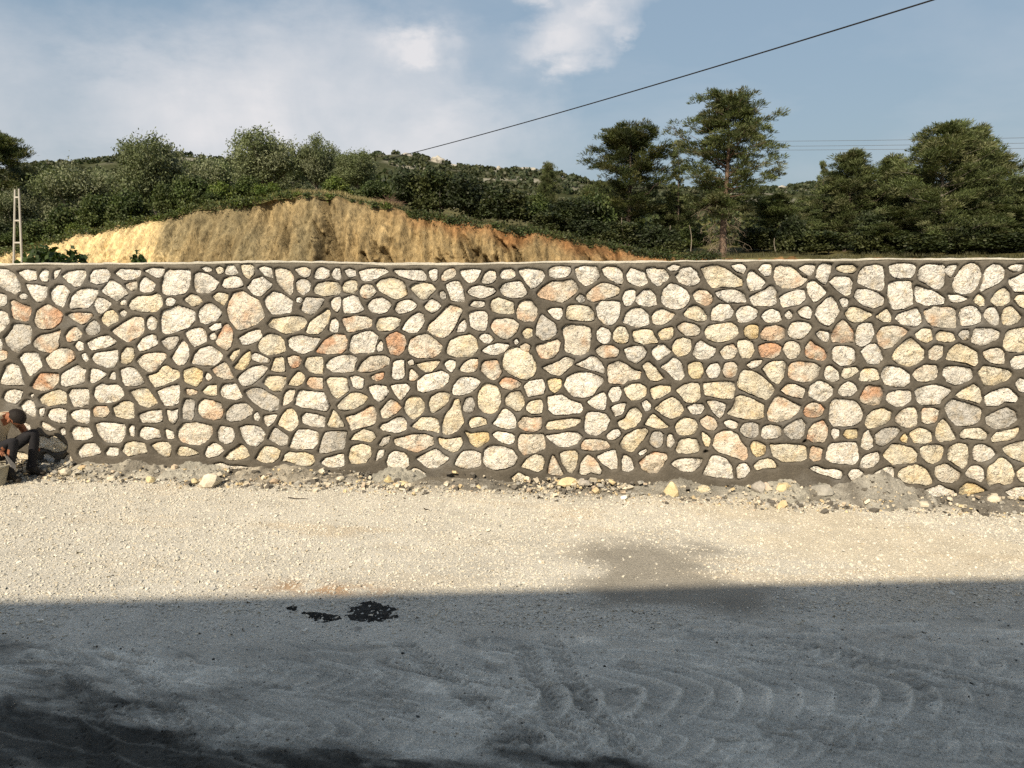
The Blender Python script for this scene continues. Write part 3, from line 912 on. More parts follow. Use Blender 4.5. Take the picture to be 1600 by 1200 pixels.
p-560,268 -547,287 -526,303 -496,305 -480,299 -482,285 -503,275 -527,267 -552,264
y-803,233 -792,250 -767,250 -746,248 -751,230 -760,215 -775,213 -789,221
y-739,230 -725,248 -712,263 -698,251 -703,236 -718,228
p-691,235 -682,247 -663,247 -651,247 -652,221 -674,223 -687,227
y-639,241 -630,249 -591,248 -588,230 -584,218 -603,205 -615,197 -623,203 -633,225
w-579,250 -562,252 -546,246 -549,224 -559,222 -571,230
o-524,253 -509,259 -495,263 -497,249 -512,243 -522,247
w-532,226 -510,231 -489,227 -484,215 -494,199 -507,191 -521,204
p-755,177 -750,201 -741,214 -725,216 -729,197 -741,183
w-722,179 -717,202 -708,216 -687,212 -650,211 -642,189 -635,176 -645,164 -670,170 -701,173
y-614,177 -597,195 -576,210 -555,210 -537,200 -550,184 -573,173 -598,167 -610,171
y-770,127 -759,150 -743,167 -733,167 -721,150 -720,128 -728,117 -741,113 -756,121
w-807,147 -790,151 -773,152 -784,135 -798,122 -806,133
w-706,149 -696,157 -671,153 -650,148 -653,123 -665,123 -690,128 -705,134
y-640,131 -631,146 -625,166 -613,152 -599,126 -620,124 -636,123
p-592,149 -567,155 -544,168 -525,180 -517,164 -518,138 -526,131 -553,125 -580,116 -584,132
g-797,89 -788,104 -779,119 -765,108 -748,96 -753,78 -764,73 -780,81
w-741,70 -731,95 -720,113 -693,114 -668,108 -671,81 -680,69 -705,66 -733,66
g-666,57 -656,90 -647,109 -620,111 -593,112 -600,87 -603,68 -626,64 -647,57
y-581,91 -570,106 -550,117 -527,113 -519,99 -532,88 -556,92
p-503,168 -488,183 -476,195 -462,187 -452,175 -464,163 -485,150 -499,150
w-506,124 -500,132 -483,136 -465,149 -448,151 -440,139 -443,121 -455,114 -476,114 -496,118
g-509,80 -496,97 -482,104 -486,89 -501,77
w-471,255 -468,285 -460,293 -442,293 -442,256 -451,248 -465,249
y-410,284 -391,288 -371,292 -353,294 -361,280 -376,268 -392,268 -402,276
w-339,287 -327,295 -315,293 -316,277 -324,267 -334,277
p-302,273 -290,289 -276,297 -258,299 -262,272 -280,267 -298,269
p-248,270 -244,291 -228,294 -211,296 -205,278 -199,268 -211,252 -225,250 -238,260
p-428,246 -424,272 -408,256 -416,246
g-430,290 -421,294 -418,286 -426,284
w-408,228 -406,244 -388,258 -366,262 -348,269 -330,257 -334,241 -352,229 -376,222 -395,216 -407,220
w-320,217 -316,233 -302,251 -284,253 -262,250 -252,242 -264,226 -282,216 -302,209 -316,211
y-257,194 -254,218 -244,232 -233,238 -213,231 -203,211 -203,191 -211,173 -225,165 -241,168 -255,180
w-475,229 -457,233 -437,234 -429,224 -439,212 -452,195 -461,207
o-203,239 -193,253 -173,251 -152,241 -158,231 -173,227 -193,229
y-442,171 -437,192 -425,202 -407,202 -395,190 -393,174 -404,160 -420,147 -430,155
y-379,184 -373,203 -356,213 -336,215 -328,207 -337,189 -353,175 -373,164
y-347,132 -337,159 -323,177 -316,195 -306,199 -303,177 -299,157 -295,141 -309,123 -329,111 -346,112
g-293,182 -286,200 -274,204 -269,192 -269,172 -279,166 -293,170
y-279,138 -273,152 -253,154 -239,148 -237,138 -253,134 -273,128
w-219,139 -209,151 -193,177 -177,167 -165,152 -167,132 -181,127 -201,131
y-424,129 -410,139 -398,152 -377,152 -361,148 -357,126 -360,114 -378,120 -404,121
p-470,94 -447,100 -423,107 -394,109 -374,102 -372,83 -391,73 -415,64 -440,72 -466,81
y-356,100 -338,96 -328,96 -303,103 -297,89 -308,72 -322,66 -336,74 -352,84
Y-289,117 -273,110 -253,116 -233,116 -233,98 -249,84 -261,79 -275,91
w-221,111 -209,119 -183,115 -169,110 -169,95 -181,89 -193,93 -213,103
y-195,294 -189,313 -173,327 -158,325 -142,318 -126,308 -117,285 -117,265 -136,251 -154,253 -177,265 -193,278
p-97,279 -82,285 -56,295 -45,305 -24,299 -29,286 -45,272 -58,262 -81,268
w-18,288 1,296 15,305 24,308 40,294 50,277 48,267 27,275 2,282
p61,261 61,287 86,296 103,287 117,276 136,272 134,256 107,252 98,244 64,244
w-44,239 -37,256 -18,266 11,269 40,259 48,250 35,232 22,214 -3,208 -25,211 -38,225
w-142,233 -130,245 -99,250 -93,232 -97,216 -114,214 -134,208
Y-85,248 -70,252 -54,250 -56,231 -68,219 -79,226
y-187,203 -177,215 -156,221 -146,206 -144,188 -154,174 -163,172 -177,183 -187,187
y-138,180 -130,194 -103,200 -99,187 -102,169 -124,166 -136,174
w-85,207 -66,211 -52,213 -32,199 -7,192 -1,180 -9,170 -36,168 -69,165 -81,175
w12,196 28,208 49,220 55,207 53,179 38,181 22,188
w62,218 71,232 87,234 91,219 87,203 72,199
y100,231 113,241 136,241 150,233 150,218 137,206 118,204 106,215
w70,183 84,191 103,194 96,174 80,164
o-156,142 -146,156 -124,154 -102,157 -102,131 -114,123 -138,124 -154,132
y-88,133 -83,145 -55,150 -26,154 -7,154 -8,146 -22,136 -51,130 -83,127
w7,143 11,169 28,171 53,167 65,152 56,130 39,118 19,117 7,127
y86,148 104,158 115,180 128,184 140,169 138,153 123,137 104,131 92,138
w60,114 73,126 87,130 93,117 76,106 64,108
p-157,100 -152,114 -134,112 -98,115 -92,91 -94,79 -114,72 -143,62 -155,76
w-88,111 -65,114 -35,120 -12,119 -2,109 -16,93 -35,86 -55,86 -74,97
y143,285 154,295 166,286 181,268 191,257 174,251 159,255 151,270
w186,284 201,294 214,307 226,300 235,283 240,261 229,254 217,257 204,273
Y250,290 263,296 280,294 283,273 279,260 262,258 253,269
w292,275 301,289 317,293 323,278 317,262 300,260
p331,276 336,293 351,297 362,288 361,272 352,261 337,263
w386,290 397,299 419,302 415,292 397,284
y163,231 178,237 207,238 209,226 190,214 169,206 165,220
y224,228 240,240 259,246 274,244 279,216 270,202 247,200 236,215
y287,245 313,247 334,249 354,249 359,232 354,211 331,212 292,218
y367,246 372,265 377,278 398,275 417,265 439,247 449,235 443,218 432,210 409,219 387,229 370,236
w143,196 152,202 162,191 162,181 151,179
y174,183 189,197 213,211 230,199 240,182 229,166 214,160 195,168
w251,188 270,194 285,194 289,185 282,173 261,173
w296,202 311,203 339,195 335,174 328,162 318,170 308,185
y346,174 360,192 365,213 376,217 400,208 427,195 428,168 417,162 387,163 361,168
o283,155 297,167 313,160 322,144 313,133 298,136 287,146
y152,143 161,159 170,169 184,156 207,138 186,136 161,140
y224,141 233,155 248,161 267,155 276,140 267,124 248,120 231,123
w339,152 352,157 369,149 366,139 347,141
g377,136 384,147 403,152 416,148 417,123 408,117 387,120
w428,121 431,142 446,147 468,143 471,122 456,116 436,115
y423,281 434,294 448,300 467,300 474,294 470,262 460,247 447,254 435,266
p483,266 485,293 499,298 534,297 553,286 548,267 533,255 514,253 494,259
w566,271 569,288 578,290 593,277 598,258 582,256 569,263
y605,267 607,284 634,287 640,279 628,270 614,262
y645,260 650,283 679,283 688,261 672,257 650,257
w694,268 697,287 707,291 733,286 753,273 756,254 744,245 721,244 704,250
p468,230 480,245 496,245 521,234 516,213 505,217 483,222
w532,229 535,244 549,254 569,248 584,237 582,222 566,208 547,212 534,219
w599,230 604,243 620,253 633,245 639,234 627,222 609,220
o649,215 655,230 662,244 691,242 697,227 691,202 675,200 653,206
w709,212 711,229 736,233 759,232 762,211 743,199 725,199
p439,175 445,197 457,216 474,211 493,201 512,194 509,182 491,165 466,157 443,160
o523,181 526,194 541,202 557,198 567,187 560,174 541,168 527,173
w582,172 583,199 588,212 611,209 635,207 652,188 655,177 652,160 633,150 593,149 583,161
y665,154 668,173 680,185 699,191 718,182 718,171 708,157 687,149 671,145
g479,138 488,149 502,157 515,163 525,150 524,127 515,117 497,115 484,126
o534,117 537,137 547,152 565,160 575,143 576,124 571,110 547,110
w588,128 591,140 602,138 603,124 594,118
Y616,127 621,138 644,139 645,121 625,119
w659,112 663,133 672,137 680,116 683,101 672,93 659,99
g687,128 704,142 732,146 742,139 727,121 706,103 693,107
w975,305 984,316 1010,320 1017,300 995,288 981,292
p764,273 770,284 790,294 812,292 816,277 810,262 793,257 775,258
w831,270 831,289 851,291 888,287 893,267 881,258 857,250 841,257
y907,280 917,293 943,288 970,283 979,275 968,262 946,253 922,249 916,264
w990,253 997,265 1015,257 1017,235 1000,237
w771,237 794,245 818,247 847,237 838,225 828,214 825,206 800,204 788,202 776,213
y861,226 877,239 897,250 910,239 917,219 915,206 897,215 873,218
w926,223 939,232 958,240 973,242 986,231 997,220 993,211 967,214 955,204 931,202
p731,171 741,184 756,194 771,194 777,175 777,154 761,147 745,152 733,161
p790,174 790,193 810,193 824,189 819,161 803,159 792,162
g840,195 846,210 853,214 880,207 916,195 918,181 915,163 901,157 871,154 852,171
g933,174 946,184 973,197 991,188 998,170 980,154 958,148 936,159
y765,135 783,147 795,143 812,134 813,115 798,111 778,112 770,124
y825,127 825,150 835,169 850,152 866,124 856,118 833,117
y878,133 886,145 919,147 936,135 932,121 909,125 891,126 882,122
y949,125 957,139 981,143 1003,151 999,136 990,124 965,120 952,116
Y745,121 753,131 757,124 758,112 749,116
w-1315,49 -1298,64 -1271,67 -1259,55 -1255,44 -1280,37 -1310,30 -1316,36
w-1240,46 -1228,57 -1208,56 -1209,39 -1225,36 -1238,38
y-1460,63 -1445,79 -1413,84 -1400,75 -1386,86 -1371,76 -1348,59 -1358,48 -1389,43 -1402,52 -1420,55 -1443,49
w-1415,34 -1408,38 -1387,24 -1399,6 -1415,8
p-1379,7 -1360,20 -1347,40 -1337,21 -1337,1 -1362,-6 -1375,-2
y-1496,39 -1471,37 -1459,27 -1446,14 -1419,12 -1413,4 -1440,5 -1473,18 -1491,22
w-1525,21 -1511,32 -1496,21 -1514,15
y-1193,50 -1183,69 -1160,74 -1134,70 -1129,47 -1154,44 -1180,37
y-1113,66 -1095,73 -1070,75 -1063,61 -1066,40 -1079,37 -1096,47
y-1044,46 -1036,63 -1019,62 -998,54 -987,48 -1014,43 -1027,42 -1040,40
w-968,46 -959,63 -943,76 -928,68 -920,57 -936,44 -962,38
y-915,39 -903,51 -883,64 -870,73 -858,61 -852,44 -867,38 -891,33 -911,34
w-944,19 -928,24 -909,16 -877,16 -856,13 -888,10 -925,11
y-833,36 -820,57 -806,70 -785,67 -769,59 -774,42 -791,29 -817,30
y-761,32 -754,48 -743,55 -727,53 -706,56 -685,48 -679,31 -690,23 -715,22 -732,30 -753,34
w-660,32 -647,42 -622,49 -603,54 -602,25 -623,20 -644,20 -656,26
y-587,50 -580,73 -555,80 -534,74 -530,55 -545,36 -564,32 -583,31
w-518,39 -510,64 -497,66 -502,52
w-490,36 -481,56 -471,63 -446,59 -436,45 -436,29 -447,18 -467,24 -486,25
w-414,46 -391,58 -366,71 -348,59 -332,49 -348,35 -365,26 -385,24 -401,38
w-316,33 -308,52 -294,67 -269,69 -253,63 -253,33 -270,28 -294,26
w-243,37 -241,70 -229,82 -197,81 -173,73 -161,55 -167,37 -193,28 -213,24 -235,31
w-433,10 -420,21 -406,15 -392,7 -406,3 -424,6
p-2,87 6,103 33,103 56,100 66,88 53,80 24,79 0,79
y93,93 104,115 129,129 150,133 158,126 145,106 136,96 121,75 101,83
y-149,31 -134,52 -116,62 -100,59 -94,45 -98,28 -110,20 -126,26
p-82,17 -78,45 -72,63 -62,45 -48,15 -64,13
y-53,66 -43,72 -19,74 -11,65 -15,40 -25,20 -35,24 -47,42
p-5,18 -1,45 14,65 28,55 48,26 44,18 20,25 9,17
w37,62 55,70 78,79 84,57 85,35 71,32 49,46
w98,53 103,67 117,57 125,34 112,27 100,29
y-173,2 -157,15 -137,5 -143,-7 -165,-4
g164,102 171,124 185,126 194,119 191,95 178,87 166,96
w205,99 208,121 215,119 220,103 214,89 207,91
y228,82 235,107 250,110 273,108 281,89 277,79 255,76 234,76
y287,126 297,120 307,109 303,93 296,95 290,111
p315,93 320,121 338,131 357,129 370,120 378,104 392,89 395,68 388,61 369,67 346,76 327,80
Y403,95 408,107 423,103 435,96 434,76 419,70 409,78
o140,50 156,64 173,75 201,71 205,61 191,41 183,27 166,23 147,34
w217,48 232,58 265,61 289,61 284,45 267,31 247,31 227,40
w294,24 305,48 312,68 323,70 346,61 358,43 363,16 348,17 323,18
w373,39 377,49 392,52 402,36 389,20 374,16
w138,72 153,82 155,76 142,68
y412,48 425,60 444,65 455,59 465,44 444,43 435,45 422,37
y448,100 461,98 479,101 507,99 529,98 533,69 518,61 500,62 477,60 458,71
p542,69 544,96 557,94 568,91 564,65 551,63
w579,70 583,95 586,105 617,107 644,108 649,85 653,73 642,57 614,59 592,60
w658,56 664,75 679,82 695,86 699,67 689,53 673,49 660,50
y709,80 718,94 726,106 744,104 772,97 783,84 783,65 759,62 732,60 723,67
w543,45 556,50 578,40 602,43 615,37 618,24 607,20 584,29 560,34
w632,30 639,42 652,42 663,35 653,25 642,17
w692,35 706,43 720,52 733,48 733,29 730,9 717,18 704,28
y791,99 807,105 834,106 841,98 839,77 824,64 810,65 796,80
y853,83 857,103 874,111 892,107 897,86 897,65 889,52 874,61 857,74
w909,90 912,106 927,110 946,101 956,88 946,74 925,70 912,75
y974,103 984,109 1004,115 1027,121 1036,74 1022,72 1000,79 985,88
y745,29 750,45 764,53 787,57 806,46 818,27 822,17 810,9 791,15 766,14
p829,41 830,54 849,62 864,51 883,40 880,26 867,18 845,20 834,27
w897,40 905,56 922,58 932,49 937,28 931,22 916,29 903,33
y945,38 946,57 959,67 970,80 983,73 997,58 1002,39 1000,22 984,16 969,23 953,11 947,22
w807,-4 823,2 840,10 854,1 872,-3 876,-10 851,-17 824,-18
Y887,-10 887,5 899,17 921,12 943,-1 922,-5 904,-10
w989,-3 1006,7 1024,9 1042,2 1038,-14 1015,-20 1002,-11
y1010,45 1020,57 1037,57 1040,25 1022,24 1013,34"""
# each line: colour letter, then the outline of one stone on the wall face in half centimetres (along, up)


def resample(P, n):
    P = np.vstack([P, P[:1]])
    L = np.r_[0, np.cumsum(np.linalg.norm(np.diff(P, axis=0), axis=1))]
    t = np.linspace(0, L[-1], n, endpoint=False)
    return np.stack([np.interp(t, L, P[:, 0]), np.interp(t, L, P[:, 1])], 1)


def soften(P):
    Q = np.roll(P, -1, 0)
    return np.stack([P * 0.94 + Q * 0.06, P * 0.06 + Q * 0.94], 1).reshape(-1, 2)


def area(P):
    x, y = P.T
    return 0.5 * abs(np.sum(x * np.roll(y, -1) - np.roll(x, -1) * y))


def load_stones():
    out = []
    for ln in STONES.strip().splitlines():
        P = np.array([tuple(map(int, q.split(','))) for q in ln[1:].split()], float) / 200
        out.append((ln[0], P, True))
    xs = [(p[:, 0].min(), p[:, 0].max()) for _, p, _ in out]
    lo, hi = min(a for a, b in xs), max(b for a, b in xs)
    ext = []
    for c, P, _ in out:                     # the wall goes on past both ends of the view
        for sh, ok in ((-6.0, lambda q: q[:, 0].max() < lo + 0.05 and q[:, 0].min() > lo - 3.2), (6.6, lambda q: q[:, 0].min() > hi - 0.02 and q[:, 0].max() < hi + 3.2)):
            Q = P + [sh, 0.01]
            if ok(Q):
                ext.append((c, Q, False))
    return out + ext, lo, hi


TOPX = np.array([-12] + [at(px, 409, 0)[0] for px in (0, 100, 200, 350, 400, 600, 700, 800, 850, 1000, 1200, 1400, 1600)] + [12])
TOPZ = np.array([2.68] + [at(px, py, 0)[2] for px, py in ((0, 413), (100, 412), (200, 412), (350, 410), (400, 408.5), (600, 411.5), (700, 412.5), (800, 411.5), (850, 409.5), (1000, 409), (1200, 407), (1400, 405), (1600, 405))] + [2.69])


def wall_top(x):
    return np.interp(x, TOPX, TOPZ) + 0.006 * fbm(np.asarray(x) * 5, np.asarray(x) * 0, oct=3, seed=70)


PAL = dict(w=((0.82, 0.81, 0.775), (0.81, 0.755, 0.655), 0.28, None), y=((0.78, 0.745, 0.64), (0.78, 0.67, 0.46), 0.42, None), Y=((0.76, 0.68, 0.48), (0.75, 0.56, 0.28), 0.5, None),
           g=((0.53, 0.52, 0.495), (0.62, 0.60, 0.55), 0.4, None), p=((0.76, 0.72, 0.635), (0.70, 0.535, 0.40), 0.30, 0.15), o=((0.73, 0.655, 0.55), (0.62, 0.39, 0.26), 0.35, 0.05))


def stone_mesh(c, P, k):
    """one rough faced stone: outline drawn in on rings that rise to a broken face"""
    ar = area(P)
    N = 42 if ar > 0.03 else 18
    Q = resample(soften(P), N)
    cen = Q.mean(0)
    ph = k * 3.7
    jit = 1.2 + 1.35 * fbm(Q[:, 0] * 24, Q[:, 1] * 24, ph, oct=4, seed=71, gain=0.7)
    Q = Q + (Q - cen) / (np.linalg.norm(Q - cen, axis=1)[:, None] + 1e-6) * (jit * 0.011)[:, None]
    sz = math.sqrt(ar)
    lift = 0.002 + 0.012 * (vn(k * 1.37, 0.5, seed=72)) + min(0.012, sz * 0.03)
    tilt = np.array([vn(k * 2.1, 3.3, seed=73), vn(k * 1.9, 7.7, seed=74)]) * 0.07
    rr = np.random.default_rng(k + 900)
    cuts = [(rr.normal(size=2) * 0.13, rr.uniform(0.000, 0.014)) for _ in range(4)]
    rings, hs = [], []
    for sc, h in ((1.0, -0.075), (1.0, -0.017), (0.955, 0.02), (0.84, 0.35), (0.66, 0.65), (0.45, 0.8), (0.22, 0.95)):
        q = cen + (Q - cen) * sc
        if h < 0:
            hh = np.full(N, h) + (lift * 0.3 if h > -0.05 else 0) + (0.006 * fbm(q[:, 0] * 30, q[:, 1] * 30, ph, oct=2, seed=75) if h > -0.05 else 0)
        else:
            hh = lift + 0.009 * (h - 0.6) + 0.024 * fbm(q[:, 0] * 9, q[:, 1] * 9, ph, oct=4, seed=76, gain=0.62) + ((q - cen) @ tilt)
            for sl, c0 in cuts:                     # broken facets
                hh = np.minimum(hh, lift + c0 + (q - cen) @ sl + 0.004 * fbm(q[:, 0] * 25, q[:, 1] * 25, ph, oct=2, seed=69))
            hh = np.maximum(hh, -0.016)
        rings.append(q)
        hs.append(hh)
    q = np.vstack(rings + [cen[None]])
    h = np.concatenate(hs + [[lift + 0.006]])
    V = np.stack([q[:, 0], -h, q[:, 1]], 1)
    nr = 7
    i = np.arange(nr - 1)[:, None] * N
    j = np.arange(N)[None]
    kk = (j + 1) % N
    F4 = np.stack([i + j, i + N + j, i + N + kk, i + kk], -1).reshape(-1, 4)
    b = (nr - 1) * N
    F3 = np.stack([b + j[0], np.full(N, nr * N), b + kk[0]], 1)
    if np.sum(P[:, 0] * np.roll(P[:, 1], -1) - np.roll(P[:, 0], -1) * P[:, 1]) < 0:
        pass
    else:
        F4, F3 = F4[:, ::-1], F3[:, ::-1]
    A, B, amt, thr = PAL[c]
    nz = fbm(V[:, 0] * 7, V[:, 2] * 7, ph, oct=3, seed=77)
    t = sstep(-0.3, 0.5, nz) * amt * 1.6 if thr is None else sstep(thr - 0.15, thr + 0.25, nz)
    tone = 1 + 0.13 * vn(k * 0.77, 1.3, seed=78)
    colr = (np.array(A) * (1 - t[:, None]) + np.array(B) * t[:, None]) * tone
    gr = sstep(0.1, 0.6, fbm(V[:, 0] * 11, V[:, 2] * 11, ph, oct=3, seed=79))[:, None] * 0.45
    colr = colr * (1 - gr) + np.array([0.40, 0.38, 0.33]) * gr
    ring = np.concatenate([np.full(N, w) for w in (1, 1, 0.9, 0.55, 0.15, 0, 0)] + [[0]])
    sm = (sstep(0.05, 0.4, fbm(V[:, 0] * 8, V[:, 2] * 8, ph + 4, oct=3, seed=68)) * ring)[:, None] * 0.8      # mortar smeared over the edges
    colr = colr * (1 - sm) + np.array([0.20, 0.185, 0.16]) * sm
    return V, [F4, F3], colr


def build_wall():
    root = empty('stone_wall', (0, 0.2, 0))
    tag(root, 'long retaining wall of pale limestone rubble with raised brown mortar joints', 'wall')
    off = np.array([0, -0.2, 0])
    ST, lo, hi = load_stones()
    outl = []
    # --- the mortar face
    xs = np.concatenate([np.arange(-11.2, lo - 0.02, 0.04), np.arange(lo, hi, 0.0146), np.arange(hi + 0.02, 8.6, 0.04)])
    zs = np.concatenate([np.arange(-0.30, 2.735, 0.0142)])
    X, Z = np.meshgrid(xs, zs)
    D = np.full(X.shape, 0.5)
    for c, P, _ in ST:
        Q = resample(soften(P), 26)
        m = 0.10
        i0, i1 = np.searchsorted(xs, [Q[:, 0].min() - m, Q[:, 0].max() + m])
        j0, j1 = np.searchsorted(zs, [Q[:, 1].min() - m, Q[:, 1].max() + m])
        if i1 <= i0 or j1 <= j0:
            continue
        x, z = X[j0:j1, i0:i1], Z[j0:j1, i0:i1]
        d2 = np.full(x.shape, 9.0)
        ins = np.zeros(x.shape, bool)
        for (ax, az), (bx, bz) in zip(Q, np.roll(Q, -1, 0)):
            dx, dz = bx - ax, bz - az
            t = np.clip(((x - ax) * dx + (z - az) * dz) / (dx * dx + dz * dz + 1e-12), 0, 1)
            d2 = np.minimum(d2, (x - ax - t * dx) ** 2 + (z - az - t * dz) ** 2)
            cr = (az > z) != (bz > z)
            ins ^= cr & (x < (bx - ax) * (z - az) / (bz - az + 1e-12) + ax)
        d = np.sqrt(d2)
        d = np.where(ins, -d, d)
        D[j0:j1, i0:i1] = np.minimum(D[j0:j1, i0:i1], d)
    rag = 0.007 * fbm(X * 14, Z * 14, oct=3, seed=80)
    dd = D + rag
    h = -0.05 + 0.062 * sstep(0.009, 0.021, dd) + 0.005 * sstep(0.02, 0.04, dd)
    h = h + (0.007 * fbm(X * 3, Z * 3, oct=3, seed=81) + 0.0035 * fbm(X * 14, Z * 14, oct=2, seed=82)) * sstep(0.0, 0.02, dd)
    for px, py in ((1103, 706), (1258, 690)):                 # weep holes
        p = at(px, py, 0)
        r = np.hypot(X - p[0], Z - p[2])
        h = h - 0.07 * (1 - sstep(0.018, 0.030, r))
    h = h - 0.02 * sstep(0.02, -0.3, Z)
    Zc = np.minimum(Z, wall_top(X))
    V = np.stack([X.ravel(), -h.ravel(), Zc.ravel()], 1)
    n1 = fbm(X.ravel() * 1.4, Z.ravel() * 2.0, oct=4, seed=83)
    n2 = sstep(0.15, 0.5, fbm(X.ravel() * 2.0 + 9, Z.ravel() * 2.6, oct=4, seed=84))
    c = np.array([0.096, 0.087, 0.073]) * (1 + 0.30 * n1[:, None])
    c = c * (1 - 0.55 * n2[:, None]) + np.array([0.150, 0.145, 0.136]) * 0.55 * n2[:, None]
    edge = sstep(0.10, 0.02, wall_top(X.ravel()) - Z.ravel())[:, None] * 0.55
    c = c * (1 - edge) + np.array([0.20, 0.185, 0.155]) * edge
    obj('mortar', mesh_np('mortar', V + off, grid_faces(len(zs), len(xs)), M['mortar'], c, smooth=True), root)
    # --- core and coping
    V, F = boxes([(-11.2, 8.6, 0.085, 0.50, -0.5, 2.60)])
    obj('core', mesh_np('core', V + off, F, M['mortar'], np.tile([[0.12, 0.11, 0.09]], (len(V), 1))), root)
    cx = np.arange(-11.2, 8.6, 0.02)
    tz = wall_top(cx)
    rg = fbm(cx * 9, cx * 0, oct=4, seed=85)
    ov = np.clip(0.5 + 1.2 * fbm(cx * 1.7, cx * 0, oct=4, seed=86), 0.05, 1.2)
    prof = [(-0.012, -0.008 - 0.016 * ov), (-0.024 - 0.004 * rg, -0.006 - 0.012 * ov), (-0.026 - 0.004 * rg, 0.004 + 0.004 * rg), (-0.012, 0.011 + 0.007 * rg), (0.10, 0.012 + 0.006 * rg), (0.50, 0.010 + 0.006 * rg), (0.51, -0.10)]
    V = np.stack([np.stack([cx, np.broadcast_to(a, cx.shape) + 0.0 * cx, tz + b], 1) for a, b in prof], 0).reshape(-1, 3)
    cc = np.array([0.52, 0.50, 0.44]) * (1 + 0.18 * fbm(cx * 3, cx * 0, oct=3, seed=87)[:, None])
    obj('coping', mesh_np('coping', V + off, grid_faces(len(prof), len(cx)), M['mortar'], np.tile(cc, (len(prof), 1)), smooth=False), root)
    # --- stones
    order = sorted(range(len(ST)), key=lambda k: -(area(ST[k][1]) if ST[k][2] else 0))
    rest = []
    for r, k in enumerate(order):
        c, P, inview = ST[k]
        V, F, colr = stone_mesh(c, P, k)
        if r < 300:
            cen = np.array([P[:, 0].mean(), 0, P[:, 1].mean()])
            obj('stone', mesh_np('stone', V - cen, F, M['stone'], colr, smooth=False), root, cen + off)
        else:
            rest.append((V, F, colr))
    Vs, F4, F3, Cs, b = [], [], [], [], 0
    for V, F, c in rest:
        Vs.append(V); Cs.append(c)
        F4.append(F[0] + b); F3.append(F[1] + b)
        b += len(V)
    o = obj('small_stone', mesh_np('small_stone', np.vstack(Vs) + off, [np.vstack(F4), np.vstack(F3)], M['stone'], np.vstack(Cs), smooth=False), root)
    tag(o, kind='stuff')


build_wall()


# ------------------------------------------------------------------ spoil, rubble and rocks at the foot of the wall
def ico(sub):
    bm = bmesh.new()
    bmesh.ops.create_icosphere(bm, subdivisions=sub, radius=1)
    V = np.array([v.co[:] for v in bm.verts])
    F = np.array([[v.index for v in f.verts] for f in bm.faces])
    bm.free()
    return V, F


ICO2, ICO3 = ico(2), ico(3)


def rock(seed, dims, sub=2, facets=9, rough=0.10):
    V, F = ICO2 if sub == 2 else ICO3
    r = np.random.default_rng(seed)
    v = V.copy()
    for _ in range(facets):                       # knock flat faces off
        n = r.normal(size=3)
        n /= np.linalg.norm(n)
        k = r.uniform(0.55, 0.85)
        d = v @ n
        v -= np.maximum(d - k, 0)[:, None] * n
    v *= 1 + rough * fbm(v[:, 0] * 2.2 + seed, v[:, 1] * 2.2, v[:, 2] * 2.2, oct=3, seed=seed)[:, None]
    return v * np.asarray(dims), F


def put_rock(label, px, py, w, h, colr, seed, rz=0.0):
    p = gnd(px, py)
    p[1] = min(p[1], -0.12)
    s = np.linalg.norm(p - EYE) / F_PX
    W, Hh = w * s / 2 * 1.12, h * s / 2 * 1.12
    v, F = rock(seed, (W, W * 0.8, Hh))
    z = float(ground_z(p[0], p[1])[0]) + Hh * 0.55
    c = np.array(colr) * (1 + 0.18 * fbm(v[:, 0] * 30 + seed, v[:, 1] * 30, v[:, 2] * 30, oct=3, seed=5)[:, None])
    o = obj('rock', mesh_np('rock', v, F, M['rubble'], c), None, (p[0], p[1], z))
    o.rotation_euler = (0.1 * math.sin(seed), 0.15 * math.cos(seed * 2), rz)
    tag(o, label, 'rock', 'loose rocks at the foot of the wall')


